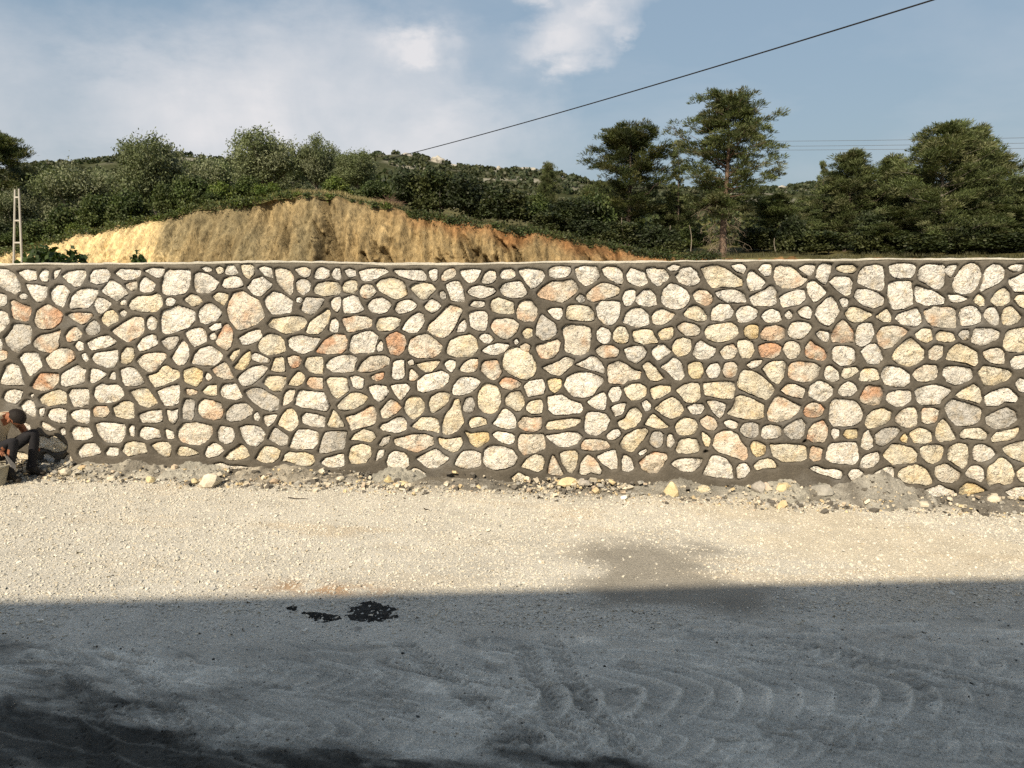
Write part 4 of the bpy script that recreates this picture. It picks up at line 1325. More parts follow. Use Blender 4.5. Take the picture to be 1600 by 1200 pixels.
CRM, YEL, GRY, PNK = (0.60, 0.55, 0.45), (0.61, 0.52, 0.33), (0.36, 0.34, 0.31), (0.55, 0.44, 0.36)
for k, a in enumerate([
        ('upright egg shaped yellow rock standing alone on the gravel edge', 1049, 779, 26, 28, YEL),
        ('angular yellow rock lying right of a pinkish rock', 1221, 780, 30, 22, YEL),
        ('small blocky pinkish rock beside the angular yellow rock', 1193, 778, 17, 20, PNK),
        ('broad flat yellow rock below the pointed wall stones near the middle', 886, 762, 32, 18, YEL),
        ('grey wedge shaped rock right of the broad flat yellow rock', 913, 759, 24, 16, GRY),
        ('large cream boulder leaning in the rubble on the left', 328, 760, 34, 24, CRM),
        ('small yellow rock tucked against the large cream boulder', 305, 756, 15, 10, YEL),
        ('round ochre rock in the rubble left of the cream boulder', 236, 754, 14, 12, YEL),
        ('brownish flat rock beside the pale mortar ledge', 430, 757, 16, 9, (0.42, 0.33, 0.24)),
        ('short cream block on the rubble right of the pale mortar ledge', 533, 758, 16, 9, CRM),
        ('thin bright yellow slab left of centre at the rubble edge', 629, 763, 20, 9, YEL),
        ('low yellowish rock touching the left end of the thin yellow slab', 606, 761, 18, 12, (0.56, 0.47, 0.27)),
        ('long thin cream slab on the dark spoil right of centre', 977, 768, 24, 9, CRM),
        ('pale pointed slab on the spoil right of the egg shaped yellow rock', 1096, 772, 26, 9, (0.55, 0.50, 0.36)),
        ('grey cracked boulder behind the pinkish rock', 1172, 766, 28, 22, GRY),
        ('cream rock beside the rubble at the far right end', 1548, 790, 20, 14, CRM),
        ('flat cream rock left of the darkest rubble on the right', 1441, 794, 18, 11, CRM),
        ('grey boulder half buried left of the tall spoil heap', 1268, 770, 34, 22, (0.34, 0.33, 0.30)),
        ('cream rock in the rubble near the crouching worker', 105, 744, 18, 12, CRM),
        ('rounded grey rock nearest the crouching worker', 50, 741, 20, 14, (0.44, 0.42, 0.37)),
        ('orange tinted rock at the leftmost rubble', 130, 741, 14, 10, (0.58, 0.44, 0.28)),
        ('cream rock on the far left gravel edge below the rubble', 175, 751, 14, 8, CRM),
        ('white crumpled chip of stone on the gravel right of centre', 976, 782, 12, 7, (0.7, 0.7, 0.68))]):
    put_rock(a[0], a[1], a[2], a[3], a[4], a[5], 100 + k, rz=k * 1.3)


HEAPS = []


def heap_shape(x, y, cx, half, h_m, depth, seed):
    u = (x - cx) / half
    e = np.clip(1 - u * u, 0, 1) ** 0.7
    wob = 0.75 + 0.75 * fbm(x * 2.6, y * 2.5, oct=5, seed=seed, gain=0.6)
    t = np.clip(1 + y / (depth * (0.45 + 0.55 * e) * (1 + 0.4 * fbm(x * 3, x * 0, oct=3, seed=seed + 3))), 0, 1)
    z = h_m * e * wob * t ** 0.8
    lump = 1 - np.abs(fbm(x * 6, y * 7, oct=4, seed=seed + 1, gain=0.65))
    z = z + (0.055 * (lump - 0.75) + 0.014 * fbm(x * 22, y * 22, oct=3, seed=seed + 4)) * sstep(0, 0.3, e * t)
    return z - 0.06 * (1 - sstep(0.0, 0.15, t * e))


def heap(label, px, w_px, h_m, depth, tone, seed):
    """spoil of crumbled mortar banked against the wall"""
    c = at(px, 745, 0)
    half = w_px * 0.0077 / 2
    HEAPS.append((c[0], half, h_m, depth, seed))
    nx, ny = max(30, int(half * 2 / 0.013)), int(depth / 0.013) + 6
    X, Y = np.meshgrid(np.linspace(-half, half, nx), np.linspace(-depth * 1.2, 0.06, ny))
    x, y = X.ravel(), Y.ravel()
    z = heap_shape(x + c[0], y, c[0], half, h_m, depth, seed)
    gz = lvl(x + c[0]) + 0.03
    n = fbm((x + c[0]) * 4, y * 5 + z * 9, oct=5, seed=seed + 2, gain=0.65)
    col = np.array(tone) * (1 + 0.45 * n[:, None])
    dk = sstep(0.12, 0.45, fbm((x + c[0]) * 3.3, y * 4 - z * 6, oct=4, seed=seed + 5))[:, None] * 0.7
    col = col * (1 - dk) + np.array([0.12, 0.11, 0.095]) * dk
    me = mesh_np('mortar_heap', np.stack([x, y, z + gz], 1), grid_faces(ny, nx), M['heap'], col, smooth=False)
    tag(obj('mortar_heap', me, None, (c[0], 0, 0)), label, 'spoil heap', 'heaps of spilt mortar along the wall')


heap('broad pale grey heap of spilt mortar right of the crouching worker', 205, 210, 0.15, 0.40, (0.36, 0.34, 0.29), 201)
heap('narrow grey hump of spilt mortar above the cream boulder', 305, 120, 0.17, 0.36, (0.33, 0.32, 0.28), 205)
heap('long low pale ledge of spilt mortar left of the wall middle', 470, 230, 0.14, 0.34, (0.38, 0.35, 0.29), 209)
heap('rough grey heap of crumbled mortar above the thin yellow slab', 625, 100, 0.18, 0.32, (0.32, 0.31, 0.27), 213)
heap('dark grey low bank of damp mortar at the wall middle', 730, 170, 0.11, 0.36, (0.17, 0.16, 0.14), 217)
heap('grey rocky heap of mortar behind the egg shaped yellow rock', 1075, 210, 0.14, 0.36, (0.25, 0.24, 0.21), 221)
heap('stony grey heap rising to the wall above the angular yellow rock', 1235, 150, 0.25, 0.36, (0.31, 0.30, 0.26), 225)
heap('tallest grey heap of spilt mortar on the right', 1375, 170, 0.27, 0.42, (0.29, 0.28, 0.25), 229)
heap('dark low spread of mortar under the last stones on the right', 1530, 190, 0.11, 0.40, (0.18, 0.17, 0.15), 233)


def build_rubble():
    n = 20000
    x = rng.uniform(-9, 7, n)
    y = -np.abs(rng.normal(0.22, 0.17, n)) - 0.03
    dens = 0.55 + 0.6 * fbm(x * 1.3, y * 2, oct=3, seed=240)
    k = (rng.random(n) < dens) & (y > -0.75)
    x, y = x[k], y[k]
    on = np.zeros(len(x), bool)
    for cx, half, hm, dep, sd in HEAPS:
        on |= (np.abs(x - cx) < half * 0.92) & (y > -dep * 0.85)
    k = ~on | (rng.random(len(x)) < 0.16)
    x, y = x[k], y[k]
    size = np.exp(rng.normal(math.log(0.0095), 0.62, len(x))).clip(0.004, 0.045)
    z = ground_z(x, y) + size * 0.35 + 0.06 * np.exp(-((y + 0.05) / 0.18) ** 2)
    for cx, half, hm, dep, sd in HEAPS:
        k = np.abs(x - cx) < half
        hz = heap_shape(x[k], y[k], cx, half, hm, dep, sd)
        z[k] = np.maximum(z[k], lvl(x[k]) + 0.03 + hz + size[k] * 0.3)
    V, F = chips(np.stack([x, y, z], 1), size, 241, 0.8)
    base = np.array([(0.58, 0.53, 0.43), (0.56, 0.46, 0.29), (0.34, 0.33, 0.30), (0.13, 0.12, 0.105), (0.48, 0.40, 0.31)])
    c = base[rng.choice(5, len(x), p=[.27, .13, .22, .31, .07])] * rng.uniform(0.8, 1.15, (len(x), 1))
    tag(obj('rubble', mesh_np('rubble', V, F, M['rubble'], np.repeat(c, 8, 0))), 'strip of broken stone and mortar crumbs along the wall foot', 'rubble', kind='stuff')
    # dark crumbs of mortar on the shaded ground
    n = 200
    x, y = rng.uniform(-4, 3.5, n), rng.uniform(-5.9, -3.2, n)
    size = np.exp(rng.normal(math.log(0.0048), 0.5, n)).clip(0.002, 0.013)
    V, F = chips(np.stack([x, y, ground_z(x, y) + size * 0.4], 1), size, 243, 0.7)
    c = np.repeat(np.array([[0.05, 0.05, 0.047]]) * rng.uniform(0.6, 2.2, (n, 1)), 8, 0)
    tag(obj('mortar_crumbs', mesh_np('mortar_crumbs', V, F, M['rubble'], c)), 'dark mortar crumbs scattered over the shaded dust', 'crumbs', kind='stuff')


build_rubble()


def build_grit():
    n = 4500
    x, y = rng.uniform(-3.6, 3.1, n), rng.uniform(-6.0, -3.6, n)
    size = np.exp(rng.normal(math.log(0.0030), 0.45, n)).clip(0.0015, 0.009)
    V, F = chips(np.stack([x, y, ground_z(x, y) + 0.004 + size * 0.3], 1), size, 245, 0.8)
    c = np.repeat(np.array([[0.42, 0.40, 0.36]]) * rng.uniform(0.35, 1.35, (n, 1)) * (1 - 0.8 * damp_mask(x, y))[:, None], 8, 0)
    tag(obj('dust_grit', mesh_np('dust_grit', V, F, M['pebble'], c)), 'fine grey grit lying on the shaded cement dust', 'grit', kind='stuff')


build_grit()


def splat(label, px, py, wx, wy, h, seed, tone=(0.022, 0.022, 0.020)):
    """a dropped slop of wet mortar"""
    c = gnd(px, py)
    a = abs(gnd(px + wx, py)[0] - gnd(px - wx, py)[0]) / 2
    b = abs(gnd(px, py + wy)[1] - gnd(px, py - wy)[1]) / 2
    n = 64
    X, Y = np.meshgrid(np.linspace(-1.25, 1.25, n), np.linspace(-1.25, 1.25, n))
    x, y = X.ravel() * a, Y.ravel() * b
    r = np.hypot(X.ravel() + 0.25 * Y.ravel(), Y.ravel())
    ang = np.arctan2(Y.ravel(), X.ravel())
    th = r * (1 + 0.28 * np.sin(ang * 3 + seed) * 0.6) + 0.75 * fbm(x * 7 + seed, y * 9, oct=5, seed=seed, gain=0.65)
    m = sstep(1.02, 0.80, th)
    lump = 1 - np.abs(fbm(x * 13, y * 17, oct=4, seed=seed + 1, gain=0.6))
    z = -0.03 + m * (0.026 + h * (0.2 + 1.7 * lump ** 2))
    z = z + ground_z(x + c[0], y + c[1])
    col = np.array(tone) * (1.2 + 0.9 * fbm(x * 16, y * 20, oct=4, seed=seed + 2)[:, None])
    ed = (sstep(0.75, 0.35, m) * 0.6)[:, None]                  # drying rim
    col = col * (1 - ed) + np.array([0.11, 0.105, 0.095]) * ed
    tag(obj('wet_mortar', mesh_np('wet_mortar', np.stack([x, y, z], 1), grid_faces(n, n), M['heap'], col, smooth=True), None, (c[0], c[1], 0)),
        label, 'mortar', 'slops of wet mortar on the shaded ground')


splat('largest black slop of wet mortar on the shaded gravel', 582, 956, 44, 15, 0.011, 301, (0.040, 0.039, 0.036))
splat('thin dark smear of mortar left of the largest slop', 505, 963, 34, 7, 0.008, 305)
splat('tiny dark blot of mortar far left of the largest slop', 457, 949, 9, 4, 0.008, 309)


def twig(label, a, b, seed):
    p, q = gnd(*a), gnd(*b)
    t = np.linspace(0, 1, 9)[:, None]
    P = p * (1 - t) + q * t
    P[:, 1] += 0.012 * np.sin(t[:, 0] * 9 + seed)
    P[:, 2] = ground_z(P[:, 0], P[:, 1]) + 0.012
    V, F = tubes([(P, np.linspace(0.007, 0.003, 9))], 5)
    tag(obj('twig', mesh_np('twig', V, F, M['bark'], np.tile([[0.04, 0.03, 0.025]], (len(V), 1)))), label, 'twig')


twig('dark twig lying on the sunny gravel below the pale mortar ledge', (450, 780), (482, 782), 1)
twig('short dark twig on the sunny gravel left of centre', (662, 796), (672, 799), 2)


# ------------------------------------------------------------------ the mason, his trowel and bucket
def skin_mesh(name, verts, edges, sub=2):
    """verts: dict name -> (x, y, z, rx, ry); grows one continuous surface over the joints"""
    keys = list(verts)
    me = bpy.data.meshes.new(name + '_cage')
    me.from_pydata([verts[k][:3] for k in keys], [(keys.index(a), keys.index(b)) for a, b in edges], [])
    o = bpy.data.objects.new(name + '_cage', me)
    COL.objects.link(o)
    md = o.modifiers.new('skin', 'SKIN')
    md.use_smooth_shade = True
    for i, k in enumerate(keys):
        me.skin_vertices[0].data[i].radius = verts[k][3:5]
        me.skin_vertices[0].data[i].use_root = (i == 0)
    s = o.modifiers.new('sub', 'SUBSURF')
    s.levels = s.render_levels = sub
    dg = bpy.context.evaluated_depsgraph_get()
    ev = o.evaluated_get(dg)
    out = bpy.data.meshes.new_from_object(ev)
    out.name = name
    bpy.data.objects.remove(o, do_unlink=True)
    bpy.data.meshes.remove(me)
    return out


def build_mason():
    base = gnd(12, 752)
    base[1] = -0.52
    base[0] = at(7, 752, -0.52)[0]
    root = empty('person', (base[0], base[1], float(ground_z(base[0], base[1])[0])))
    tag(root, 'person in a beige shirt and dark trousers squatting to point the wall at lower left', 'person')
    v = dict(
        pelvis=(-0.10, 0.0, 0.33, .150, .135), belly=(-0.11, 0.0, 0.47, .145, .125), chest=(-0.05, 0.0, 0.68, .155, .140), upper=(0.045, 0.0, 0.845, .130, .110),
        neck=(0.125, 0.0, 0.815, .052, .052), jaw=(0.185, 0.0, 0.765, .066, .072), head=(0.230, 0.0, 0.785, .088, .080), crown=(0.265, 0.0, 0.81, .070, .066),
        nose=(0.275, 0.0, 0.705, .014, .014),
        # near arm
        shn=(0.02, -0.155, 0.80, .070, .064), eln=(-0.085, -0.275, 0.545, .050, .046), wrn=(0.145, -0.285, 0.445, .030, .027), pan=(0.205, -0.28, 0.415, .036, .020),
        # far arm
        shf=(0.02, 0.155, 0.80, .070, .064), elf=(0.06, 0.30, 0.60, .048, .044), wrf=(0.17, 0.30, 0.40, .030, .027), paf=(0.205, 0.30, 0.345, .034, .020),
        # legs
        hin=(-0.08, -0.10, 0.31, .105, .100), knn=(0.31, -0.15, 0.545, .070, .068), ann=(0.18, -0.14, 0.10, .046, .044), hen=(0.13, -0.14, 0.045, .045, .042), ton=(0.36, -0.17, 0.035, .042, .030),
        hif=(-0.08, 0.10, 0.31, .105, .100), knf=(0.35, 0.16, 0.60, .070, .068), anf=(0.25, 0.15, 0.10, .046, .044), hef=(0.20, 0.15, 0.045, .045, .042), tof=(0.43, 0.17, 0.035, .042, .030))
    e = [('pelvis', 'belly'), ('belly', 'chest'), ('chest', 'upper'), ('upper', 'neck'), ('neck', 'jaw'), ('jaw', 'head'), ('head', 'crown'), ('jaw', 'nose'),
         ('upper', 'shn'), ('shn', 'eln'), ('eln', 'wrn'), ('wrn', 'pan'), ('upper', 'shf'), ('shf', 'elf'), ('elf', 'wrf'), ('wrf', 'paf'),
         ('pelvis', 'hin'), ('hin', 'knn'), ('knn', 'ann'), ('ann', 'hen'), ('ann', 'ton'), ('pelvis', 'hif'), ('hif', 'knf'), ('knf', 'anf'), ('anf', 'hef'), ('anf', 'tof')]
    for s, pa, side in (('n', 'pan', -1), ('f', 'paf', 1)):
        px, py, pz = v[pa][:3]
        for i, (dy, L) in enumerate(((-0.030, .075), (-0.010, .088), (0.010, .082), (0.028, .064))):
            a, b = 'f%s%da' % (s, i), 'f%s%db' % (s, i)
            v[a] = (px + L * 0.55, py + dy, pz - 0.008, .0095, .0095)
            v[b] = (px + L * 0.72, py + dy * 0.8, pz - 0.045, .008, .008)
            e += [(pa, a), (a, b)]
        v['th' + s] = (px + 0.012, py - side * 0.045, pz - 0.022, .010, .010)
        v['tt' + s] = (px + 0.045, py - side * 0.030, pz - 0.048, .0085, .0085)
        e += [(pa, 'th' + s), ('th' + s, 'tt' + s)]
    me = skin_mesh('body', v, e)
    for m in ('skin', 'shirt', 'trousers', 'shoe', 'hair'):
        me.materials.append(M[m])
    segm = []
    for a, b in e:
        A, B = np.array(v[a][:3]), np.array(v[b][:3])
        if a in ('pelvis',) and b in ('hin', 'hif') or a in ('hin', 'hif', 'knn', 'knf'):
            k = 2
        elif a in ('ann', 'anf'):
            k = 3
        elif a in ('pelvis', 'belly', 'chest') or b in ('shn', 'shf') or a == 'upper' and b != 'neck':
            k = 1
        elif a in ('shn', 'shf'):
            k = 'arm'
        else:
            k = 0
        segm.append((A, B, k))
    for p in me.polygons:
        c = np.array(p.center)
        best = None
        for A, B, k in segm:
            t = np.clip((c - A) @ (B - A) / ((B - A) @ (B - A)), 0, 1)
            d = np.linalg.norm(c - A - t * (B - A))
            if best is None or d < best[0]:
                best = (d, k, t)
        k = best[1]
        if k == 'arm':
            k = 1 if best[2] < 0.62 else 0
        if k == 1 and c[2] < 0.36:
            k = 2
        p.material_index = k
        p.use_smooth = True
    obj('body', me, root)
    # close cropped dark hair over the crown and back of the head
    V, F = ICO3
    q = V * [0.115, 0.098, 0.112]
    q = q * (1 + 0.05 * fbm(V[:, 0] * 6, V[:, 1] * 6, V[:, 2] * 6, oct=2, seed=8)[:, None])
    keep = (V @ np.array([0.35, 0, 0.94])) > -0.12
    keep &= ~((V[:, 0] > 0.55) & (V[:, 2] < -0.1))
    F2 = F[keep[F].all(1)]
    h = mesh_np('hair', q, F2, M['hair'], smooth=True)
    ho = obj('hair', h, root, (0.233, 0, 0.792))
    ho.rotation_euler = (0, 0.75, 0)
    for s in (-1, 1):
        v2, f2 = rock(12, (0.018, 0.010, 0.030), facets=2, rough=0.02)
        eo = obj('ear', mesh_np('ear', v2, f2, M['skin'], smooth=True), root, (0.198, s * 0.086, 0.765))
        eo.rotation_euler = (0, 0.6, 0)
    # trowel in the near hand
    tr = empty('trowel', (root.location.x + 0.255, root.location.y - 0.28, root.location.z + 0.385))
    tag(tr, 'grey steel pointing trowel held against the low wall stones', 'trowel')
    V, F = tubes([(np.array([(-0.055, 0, 0.03), (0.0, 0, 0.005), (0.03, 0, -0.012)]), [.013, .014, .011])], 8)
    obj('handle', mesh_np('handle', V, F, M['wood'], smooth=True), tr)
    V = np.array([(0.03, -0.012, -0.012), (0.03, 0.012, -0.012), (0.115, 0.032, -0.14), (0.115, -0.032, -0.14), (0.145, 0, -0.185),
                  (0.034, -0.012, -0.009), (0.034, 0.012, -0.009), (0.119, 0.032, -0.137), (0.119, -0.032, -0.137), (0.149, 0, -0.182)])
    V = V * [1, 1.25, 1]
    F4 = np.array([(0, 1, 2, 3), (5, 8, 7, 6), (0, 3, 8, 5), (1, 6, 7, 2)])
    F3 = np.array([(3, 2, 4), (7, 8, 9)])
    obj('blade', mesh_np('blade', V, [F4, F3], M['steel']), tr)
    # bucket
    p = gnd(-4, 757)
    zg = float(ground_z(p[0], p[1])[0])
    bk = empty('bucket', (p[0] - 0.02, p[1] - 0.02, zg))
    tag(bk, 'grey mortar bucket with a wide rim at the left edge', 'bucket')
    th = np.linspace(0, 2 * np.pi, 28, endpoint=False)
    prof = [(0.0, 0.012), (0.115, 0.012), (0.165, 0.235), (0.195, 0.238), (0.197, 0.258), (0.160, 0.258), (0.148, 0.20), (0.0, 0.19)]
    V = np.array([(r * math.cos(t), r * math.sin(t), z) for r, z in prof for t in th])
    n = len(th)
    i = np.arange(len(prof) - 1)[:, None] * n
    j = np.arange(n)[None]
    kk = (j + 1) % n
    F = np.stack([i + j, i + kk, i + n + kk, i + n + j], -1).reshape(-1, 4)
    obj('pail', mesh_np('pail', V[:n * 7], F[:n * 5], M['bucket'], smooth=False), bk)
    r2 = np.linspace(0, 1, 8)
    V = np.array([(0.15 * r * math.cos(t), 0.15 * r * math.sin(t), 0.205 + 0.085 * (1 - r ** 2) * (1 + 0.2 * math.sin(3 * t))) for r in r2 for t in th])
    i = np.arange(7)[:, None] * n
    F = np.stack([i + j, i + n + j, i + n + kk, i + kk], -1).reshape(-1, 4)
    obj('mortar_fill', mesh_np('mortar_fill', V, F, M['heap'], np.tile([[0.30, 0.28, 0.23]], (len(V), 1)), smooth=True), bk)


build_mason()


# ------------------------------------------------------------------ land behind the wall
Y_LIP = 46.0
LIP = [(-500, 402), (-200, 401), (0, 392), (60, 384), (130, 364), (200, 348), (270, 335), (330, 322), (400, 313), (450, 307), (520, 308), (600, 322), (680, 337), (760, 351),
       (850, 364), (900, 375), (960, 387), (1020, 397), (1080, 402), (1200, 404), (1600, 404), (2100, 402)]
_lx = np.array([at(a, b, Y_LIP)[0] for a, b in LIP])
_lz = np.array([at(a, b, Y_LIP)[2] for a, b in LIP])


def lip_z(x):
    return np.interp(x, _lx, _lz) + 0.34 * fbm(np.asarray(x) * 0.7, np.asarray(x) * 0, oct=5, seed=401, gain=0.6)


def upland_z(x, y):
    x, y = np.asarray(x, float), np.asarray(y, float)
    return lip_z(x) + (y - Y_LIP) * 0.085 + 0.35 * fbm(x * 0.12, y * 0.12, oct=3, seed=402) * sstep(0, 6, y - Y_LIP)


def build_land():
    # terrace behind the wall
    xs, ys = np.linspace(-80, 70, 151), np.linspace(0.5, 42.4, 60)
    X, Y = np.meshgrid(xs, ys)
    z = 1.75 + 0.10 * fbm(X * 0.4, Y * 0.4, oct=4, seed=410)
    c = np.array([0.42, 0.33, 0.20]) * (1 + 0.25 * fbm(X.ravel() * 0.5, Y.ravel() * 0.5, oct=3, seed=411)[:, None])
    tag(obj('terrace', mesh_np('terrace', np.stack([X.ravel(), Y.ravel(), z.ravel()], 1), grid_faces(60, 151), M['bank'], c, smooth=True)), kind='structure')
    # the cut face
    xs = np.arange(-58, 30, 0.105)
    ts = np.linspace(0, 1, 88)
    X, T = np.meshgrid(xs, ts)
    x, t = X.ravel(), T.ravel()
    zl = lip_z(x)
    z = 1.6 + (zl - 1.6) * t
    y = 41.6 + (Y_LIP - 41.6) * (0.80 * t + 0.20 * t ** 3)
    hgt = (zl - 1.6)
    k = np.clip(hgt / 4.5, 0.15, 1.0) * np.sin(np.pi * np.clip(t, 0, 1)) ** 0.5
    rill = 1 - np.abs(fbm(x * 0.8 + z * 0.12, z * 0.13, oct=5, seed=420, gain=0.62))
    blk = fbm(x * 1.9, z * 1.5, y * 0 + 0.5, oct=5, seed=421, gain=0.68)
    y = y + k * 0.9 * sstep(0.12, 0.0, np.abs(fbm(x * 0.55 + 0.25 * z, z * 0.12, oct=4, seed=429, gain=0.6))) * sstep(-0.2, 0.3, vn(x * 0.3, z * 0.4, seed=431))
    y = y - k * (2.2 * (rill - 0.7) + 0.42 * blk) - k * 1.4 * fbm(x * 0.16, z * 0.1, oct=2, seed=422)
    z = z + k * 0.22 * fbm(x * 2.0, t * 9, oct=3, seed=423)
    # colours of the beds: pale yellow on the left, grey green shale, tawny, red topsoil towards the right lip
    pale, tawny, shale, red = np.array([0.60, 0.47, 0.255]), np.array([0.265, 0.200, 0.105]), np.array([0.185, 0.160, 0.098]), np.array([0.235, 0.118, 0.050])
    X0 = lambda px: at(px, 360, Y_LIP)[0]
    wb = 1.3 * fbm(x * 0.3, z * 0.5, oct=3, seed=424)
    f = sstep(X0(250), X0(330), x + wb)[:, None]
    c = pale * (1 - f) + tawny * f
    f = (sstep(X0(290), X0(330), x + wb + 0.35 * z) * (1 - sstep(X0(470), X0(540), x + wb - 0.3 * z)))[:, None]
    f = f * (0.45 + 0.55 * sstep(-0.3, 0.3, fbm(x * 0.7, z * 0.25, oct=3, seed=427)))[:, None]
    c = c * (1 - 0.75 * f) + shale * 0.75 * f
    n = fbm(x * 0.9, z * 0.35, oct=4, seed=425)
    depth = (zl - z)
    f = (sstep(X0(560), X0(720), x) * sstep(1.6, 0.1, depth - 0.9 * n))[:, None]
    f = np.maximum(f, (sstep(X0(820), X0(1000), x) * 0.55)[:, None])
    c = c * (1 - 0.85 * f) + red * 0.85 * f
    f = (sstep(0.35, 0.02, depth - 0.25 * n) * 0.75)[:, None]
    c = c * (1 - f) + np.array([0.16, 0.115, 0.055]) * f
    str_ = fbm(x * 2.6, z * 0.22, oct=5, seed=426, gain=0.65)[:, None]
    crk = sstep(0.12, 0.02, np.abs(fbm(x * 0.55 + 0.25 * z, z * 0.12, oct=4, seed=429, gain=0.6)))[:, None] * sstep(-0.2, 0.3, vn(x * 0.3, z * 0.4, seed=431))[:, None]
    c = c * (1 - 0.45 * crk)
    c = c * (1 + 0.60 * str_) * (1 + 0.15 * fbm(x * 5, z * 3, oct=3, seed=428)[:, None])
    tag(obj('cut_bank', mesh_np('cut_bank', np.stack([x, y, z], 1), grid_faces(len(ts), len(xs)), M['bank'], c, smooth=True)), kind='structure')
    # slope above the cut
    xs = np.linspace(-110, 100, 211)
    ys = np.concatenate([[Y_LIP - 0.25], np.linspace(Y_LIP, 150, 90)])
    X, Y = np.meshgrid(xs, ys)
    x, y = X.ravel(), Y.ravel()
    z = upland_z(x, y) - (y < Y_LIP - 0.1) * 0.25
    c = np.array([0.10, 0.092, 0.042]) * (1 + 0.5 * fbm(x * 0.4, y * 0.4, oct=4, seed=430)[:, None])
    tag(obj('upper_slope', mesh_np('upper_slope', np.stack([x, y, z], 1), grid_faces(len(ys), len(xs)), M['soil'], c, smooth=True)), kind='structure')


build_land()

RIDGE = [(-900, 300), (-300, 275), (0, 268), (150, 254), (230, 246), (300, 239), (360, 246), (480, 254), (560, 246), (600, 243), (640, 239), (668, 243), (700, 252), (740, 261), (790, 266), (820, 263),
         (860, 269), (890, 277), (930, 287), (1000, 291), (1100, 296), (1180, 292), (1250, 286), (1300, 283), (1400, 291), (1500, 303), (1600, 316), (2000, 340), (2600, 350)]
Y_R = 400.0
_rx = np.array([at(a, b, Y_R)[0] for a, b in RIDGE])
_rz = np.array([at(a, b, Y_R)[2] for a, b in RIDGE])


def hill_z(x, y):
    x, y = np.asarray(x, float), np.asarray(y, float)
    r = np.interp(x, _rx, _rz) - 2.5
    t = np.clip((y - 145) / (Y_R - 145), 0, 1)
    s = 0.25 * t + 0.75 * t * t * (3 - 2 * t)
    z = 9 + (r - 9) * s
    z = z - 0.25 * np.maximum(y - Y_R, 0)
    return z + 3.0 * fbm(x * 0.012, y * 0.012, oct=3, seed=440) * np.sin(np.pi * np.clip((y - 145) / 255, 0, 1)) + 0.8 * fbm(x * 0.06, y * 0.06, oct=3, seed=441)


def leaf_quads(C, L, W, seed, up=0.0, dirs=None):
    """diamond shaped leaves: centres C, length L, width W"""
    r = np.random.default_rng(seed)
    n = len(C)
    a = r.normal(size=(n, 3)) if dirs is None else dirs + 0.45 * r.normal(size=(n, 3))
    a[:, 2] += up
    a /= np.linalg.norm(a, axis=1)[:, None] + 1e-9
    b = np.cross(a, r.normal(size=(n, 3)))
    b /= np.linalg.norm(b, axis=1)[:, None] + 1e-9
    L = np.broadcast_to(L, (n,))[:, None] * r.uniform(0.7, 1.25, (n, 1))
    W = np.broadcast_to(W, (n,))[:, None] * r.uniform(0.7, 1.25, (n, 1))
    V = np.stack([C - a * L / 2, C + b * W / 2 + a * L * 0.08, C + a * L / 2, C - b * W / 2 + a * L * 0.08], 1)
    return V.reshape(-1, 3), np.arange(n * 4).reshape(n, 4)


CRAGS = [
            (634, 246, 22, 12, 'pale limestone crag on the highest crest of the distant hill'), (684, 257, 20, 14, 'pale crag stepping down right of the highest crest'),
            (709, 264, 16, 9, 'small pale crag low on the right shoulder of the highest crest'), (780, 269, 9, 12, 'thin pale crag standing on the middle saddle of the hill'),
            (801, 268, 13, 10, 'pale crag beside the thin crag on the hill saddle'), (824, 268, 26, 10, 'widest pale crag on the right crest of the hill'),
            (838, 281, 15, 12, 'pale crag below the widest crag on the hill'), (885, 282, 18, 8, 'last pale crag at the right end of the crest'),
            (607, 252, 12, 6, 'small grey crag left of the highest crest'), (780, 292, 14, 9, 'lone pale crag lower on the wooded hill face'),
            (1222, 295, 14, 6, 'pale crag on the far hill right of the tall pine')]


